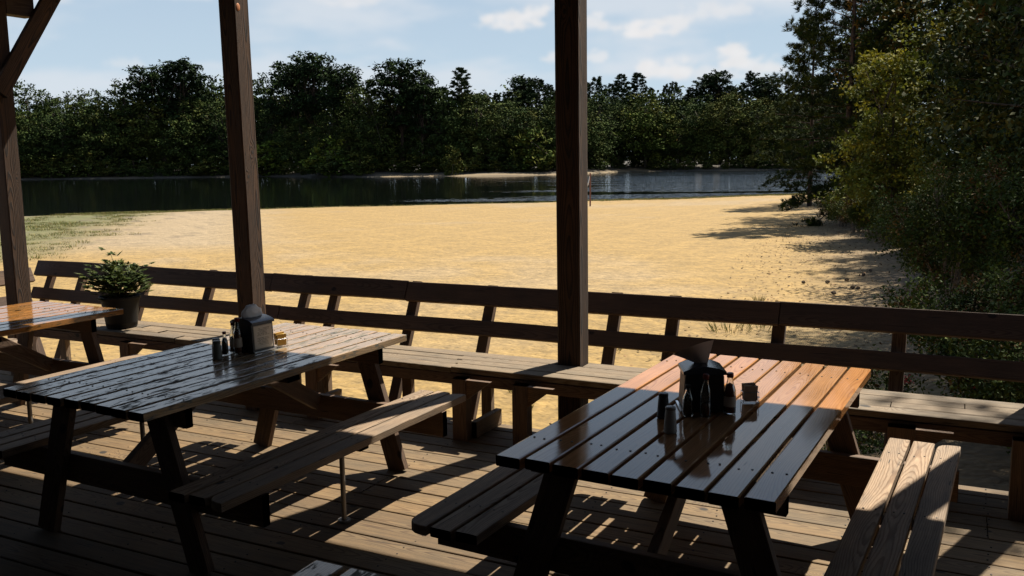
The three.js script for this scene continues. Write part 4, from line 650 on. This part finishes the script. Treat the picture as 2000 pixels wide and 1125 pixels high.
// ---------------------------------------------------------------- grass, tufts, cones
{
  const bl = (R, n, H, w, spread) => { const B = leafBuf(), up = new V3(); for (let i = 0; i < n; i++) { const a = R() * 6.28, r = spread * Math.sqrt(R()), d = new V3(Math.cos(a) * (0.3 + R() * 0.7), 0.9 + R() * 0.6, Math.sin(a) * (0.3 + R() * 0.7)); up.copy(rv(R)); const j = 0.7 + R() * 0.6, dry = R() < 0.45; leaf(B, Math.cos(a) * r, 0, Math.sin(a) * r, d, up, H * (0.5 + 0.7 * R()), w, dry ? [0.26 * j, 0.2 * j, 0.08 * j] : [0.12 * j, 0.14 * j, 0.035 * j], 0, true); } return leafGeo(B); };
  const R = rng(88), gm = leafMat(1, 1, 1, 0.2, 0.7), kinds = [bl(R, 60, 0.16, 0.008, 0.10), bl(R, 90, 0.13, 0.007, 0.22)];
  for (const [xh, zh, k, s, label] of [[1.4, -12.3, 0, 1, 'grass tuft on the sand just right of the right post'], [0.1, -9.3, 0, 0.8, 'grass tuft seen between the bench legs'], [0.02, -10.1, 0, 0.7, 'tiny grass tuft above the one between the bench legs'], [3.35, -13.6, 1, 1.4, 'spreading grass patch right of the right table dispenser'], [3.9, -13.9, 1, 1.3, 'spreading grass patch next to the first one'], [3.7, -15.5, 0, 0.9, 'thin grass sprig on the sand behind the grass patches'], [4.6, -16.5, 0, 0.9, 'thin grass sprig near the shaded litter'], [2.6, -15.0, 1, 0.8, 'faint grass patch on open sand']]) {
    const [x, z] = cw(xh, zh), m = mesh('grass_tuft', kinds[k], gm); m.position.set(x, ground(xh, zh) - 0.005, z); m.scale.setScalar(s); m.rotation.y = R() * 6; tag(m, label, 'grass');
  }
  // grass on the spit and along the water
  const blade = bl(R, 26, 0.10, 0.014, 0.26), inst = new THREE.InstancedMesh(blade, gm, 2600); inst.name = 'shore_grass'; const M = new THREE.Matrix4(), q = new THREE.Quaternion(), e = new THREE.Euler();
  let k = 0, guard = 0;
  while (k < 2600 && guard++ < 80000) {
    let xh, zh; const mode = R();
    if (mode < 0.4) { const dep = 26 + R() * 36; const w = 0.5 + R() * 10; xh = -0.28 * dep - 4.0 - w; zh = -dep; if (fbm(xh * 0.35, zh * 0.35, 15, 3) < -0.02 || R() > sm(w, 1, 6)) continue; }
    else { const t = lerp(-0.5, 0.34, R()), n = lookup(shoreNear, t), dep = n - 0.3 - R() * 1.6 - (t > 0.1 ? R() * 2.0 : 0); xh = t * dep; zh = -dep; if (t > -0.30 && t < 0.05 && R() < 0.85) continue; }
    const [x, z] = cw(xh, zh); e.set(0, R() * 6.28, 0); q.setFromEuler(e); const s = 0.7 + R() * 0.8; M.compose(new V3(x, ground(xh, zh) - 0.01, z), q, new V3(s, s * (0.7 + R() * 0.6), s)); inst.setMatrixAt(k++, M);
  }
  inst.count = k; inst.castShadow = inst.receiveShadow = true; scene.add(inst); tag(inst, 'short grass on the left spit and along the waterline', 'grass', null, 'stuff');
  // leaf litter and twigs under the trees
  const lb = leafBuf(); for (let i = 0; i < 5200; i++) { const dep = 8 + R() * 30, xh = 0.30 * dep - 1.2 + Math.pow(R(), 0.7) * 6 - (dep < 14 ? 1.2 : 0), [x, z] = cw(xh, -dep), d = rv(R); d.y *= 0.25; const j = 0.6 + R() * 0.8; leaf(lb, x, ground(xh, -dep) + 0.008 + R() * 0.01, z, d, new V3(R() - 0.5, 1, R() - 0.5), 0.05 + R() * 0.05, 0.025 + R() * 0.02, R() < 0.5 ? [0.17 * j, 0.10 * j, 0.05 * j] : [0.09 * j, 0.06 * j, 0.035 * j], 0.2, true); }
  tag(mesh('leaf_litter', leafGeo(lb), leafMat(1, 1, 1, 0, 0.8)), 'brown fallen leaves strewn under the right hand trees', 'leaves', null, 'stuff');
  // pine cones on the sand
  const cone = (() => { const gs = []; for (let i = 0; i < 40; i++) { const f = i / 40, a = i * 2.4, r = 0.035 * Math.sin(Math.PI * (0.15 + 0.8 * f)); gs.push(new THREE.ConeGeometry(0.011, 0.022, 4).rotateZ(-1.1).rotateY(-a).translate(Math.cos(a) * r, 0.03 + (f - 0.5) * 0.0 + 0.0, Math.sin(a) * r).translate(0, 0, 0)); const g = gs[gs.length - 1], p = g.attributes.position; for (let k = 0; k < p.count; k++) p.setY(k, p.getY(k) + (f - 0.5) * 0.09 + 0.02); } return mergeGeometries(gs).rotateZ(1.4).translate(0, 0.0, 0); })();
  const cm = new THREE.MeshStandardMaterial({ color: C(0.06, 0.04, 0.028), roughness: 0.9 });
  for (const [px, py] of [[1578, 551], [1618, 551], [1656, 547], [1668, 563], [1680, 565], [1692, 538], [1708, 532], [1640, 574]]) { const dep = 2.62 * 1750 / (py - 315 + 0.0131 * (px - 1000)), xh = (px - 1000) / 1750 * dep, [x, z] = cw(xh, -dep), m = mesh('pine_cone', cone, cm); m.position.set(x, ground(xh, -dep) + 0.035, z); m.rotation.y = px; tag(m, 'dark pine cone lying on the sand at the litter edge', 'pine cone', 'pine cones scattered on the sand'); }
}

// ---------------------------------------------------------------- volleyball post with the end of its net
{
  const xh = 5.47, zh = -62, [x, z] = cw(xh, zh), g = thing('volleyball_post', 'thin reddish net post with a white net rope, standing on the sand', 'post', [x, ground(xh, zh), z]);
  mesh('pole', new THREE.CylinderGeometry(0.05, 0.055, 2.35, 10).translate(0, 1.1, 0), new THREE.MeshStandardMaterial({ color: C(0.16, 0.06, 0.04), roughness: 0.7 }), g);
  const [dx, dz] = cw(-1, 0.2), pts = []; for (let k = 0; k <= 6; k++) { const f = k / 6, q = 1.15 * f * f * 0.6 + 0.45 * f; pts.push([dx * q, 2.2 - 2.15 * Math.pow(f, 0.8), dz * q]); }
  mesh('net_rope', tube(pts, 0.035, 0.03, 6), new THREE.MeshStandardMaterial({ color: C(0.75, 0.73, 0.7), roughness: 0.8 }), g);
}

// ---------------------------------------------------------------- potted plant on the bench
{
  const g = thing('potted_plant', 'leafy plant in a black nursery pot on the railing bench', 'potted plant', [-6.06, 0.4525, -5.02]), R = rng(303);
  const pm = new THREE.MeshPhysicalMaterial({ color: C(0.008, 0.008, 0.009), roughness: 0.6, specularIntensity: 0.5 });
  mesh('pot', lathe([[0, 0.0], [0.112, 0.0], [0.118, 0.01], [0.146, 0.232], [0.157, 0.234], [0.160, 0.26], [0.153, 0.262], [0.149, 0.24], [0.14, 0.225], [0.12, 0.02], [0, 0.02]], 28), pm, g);
  mesh('soil', new THREE.CylinderGeometry(0.142, 0.140, 0.02, 20).translate(0, 0.222, 0), new THREE.MeshStandardMaterial({ color: C(0.03, 0.02, 0.014), roughness: 1 }), g);
  const stems = [], L = leafBuf(), Dd = leafBuf(), up = new V3();
  const palm = (c, dir, size, col, B) => { // a palmate leaf: seven pointed fingers
    const d = new V3(...dir).normalize(), side = d.clone().cross(new V3(0, 1, 0)); if (side.lengthSq() < 0.05) side.set(1, 0, 0); side.normalize();
    for (let k = -3; k <= 3; k++) { const a = k * 0.55, f = d.clone().multiplyScalar(Math.cos(a)).addScaledVector(side, Math.sin(a)); f.y -= 0.12 + Math.abs(k) * 0.04; leaf(B, c[0], c[1], c[2], f, new V3(0, 1, 0.2), size * (1 - 0.13 * Math.abs(k)), size * 0.42, col, 0.18); }
  };
  for (let s = 0; s < 34; s++) {
    const a = s * 2.4 + R() * 0.6, top = s === 0, sp = top ? 0.05 : 0.04 + 0.19 * Math.sqrt(R()), hgt = top ? 0.61 : 0.36 + R() * 0.16 - sp * 0.14, e = [Math.cos(a) * sp * (top ? -1 : 1), hgt, Math.sin(a) * sp], b = [Math.cos(a) * 0.06 * R(), 0.23, Math.sin(a) * 0.06 * R()];
    stems.push(tube([b, [lerp(b[0], e[0], 0.45), lerp(b[1], e[1], 0.6), lerp(b[2], e[2], 0.45)], e], 0.005, 0.0022, 5));
    for (let k = 0; k < (top ? 9 : 8); k++) { const f = 0.55 + 0.5 * R(), o = rv(R).multiplyScalar(0.055 + 0.03 * R()), c = [lerp(b[0], e[0], f) + o.x, lerp(b[1], e[1], f) + o.y * 0.6, lerp(b[2], e[2], f) + o.z], j = 0.7 + 0.6 * R(); palm(c, [o.x + e[0] * 0.3, 0.02 + R() * 0.03, o.z + e[2] * 0.3], 0.05 + R() * 0.026, R() < 0.7 ? [0.04 * j, 0.06 * j, 0.014 * j] : [0.07 * j, 0.085 * j, 0.02 * j], L); }
    for (let k = 0; k < 2; k++) { const f = 0.05 + 0.4 * R(), o = rv(R).multiplyScalar(0.05), c = [lerp(b[0], e[0], f) + o.x, Math.max(0.245, lerp(b[1], e[1], f) + o.y * 0.5), lerp(b[2], e[2], f) + o.z]; palm(c, [o.x, -0.03, o.z], 0.03, [0.16, 0.09, 0.04], Dd); }
  }
  mesh('stems', mergeGeometries(stems), new THREE.MeshStandardMaterial({ color: C(0.12, 0.13, 0.05), roughness: 0.7 }), g);
  mesh('leaves', leafGeo(L), leafMat(1, 1, 1, 0.2, 0.5), g); mesh('withered_leaves', leafGeo(Dd), leafMat(1, 1, 1, 0, 0.8), g);
}

renderer.render(scene, camera);
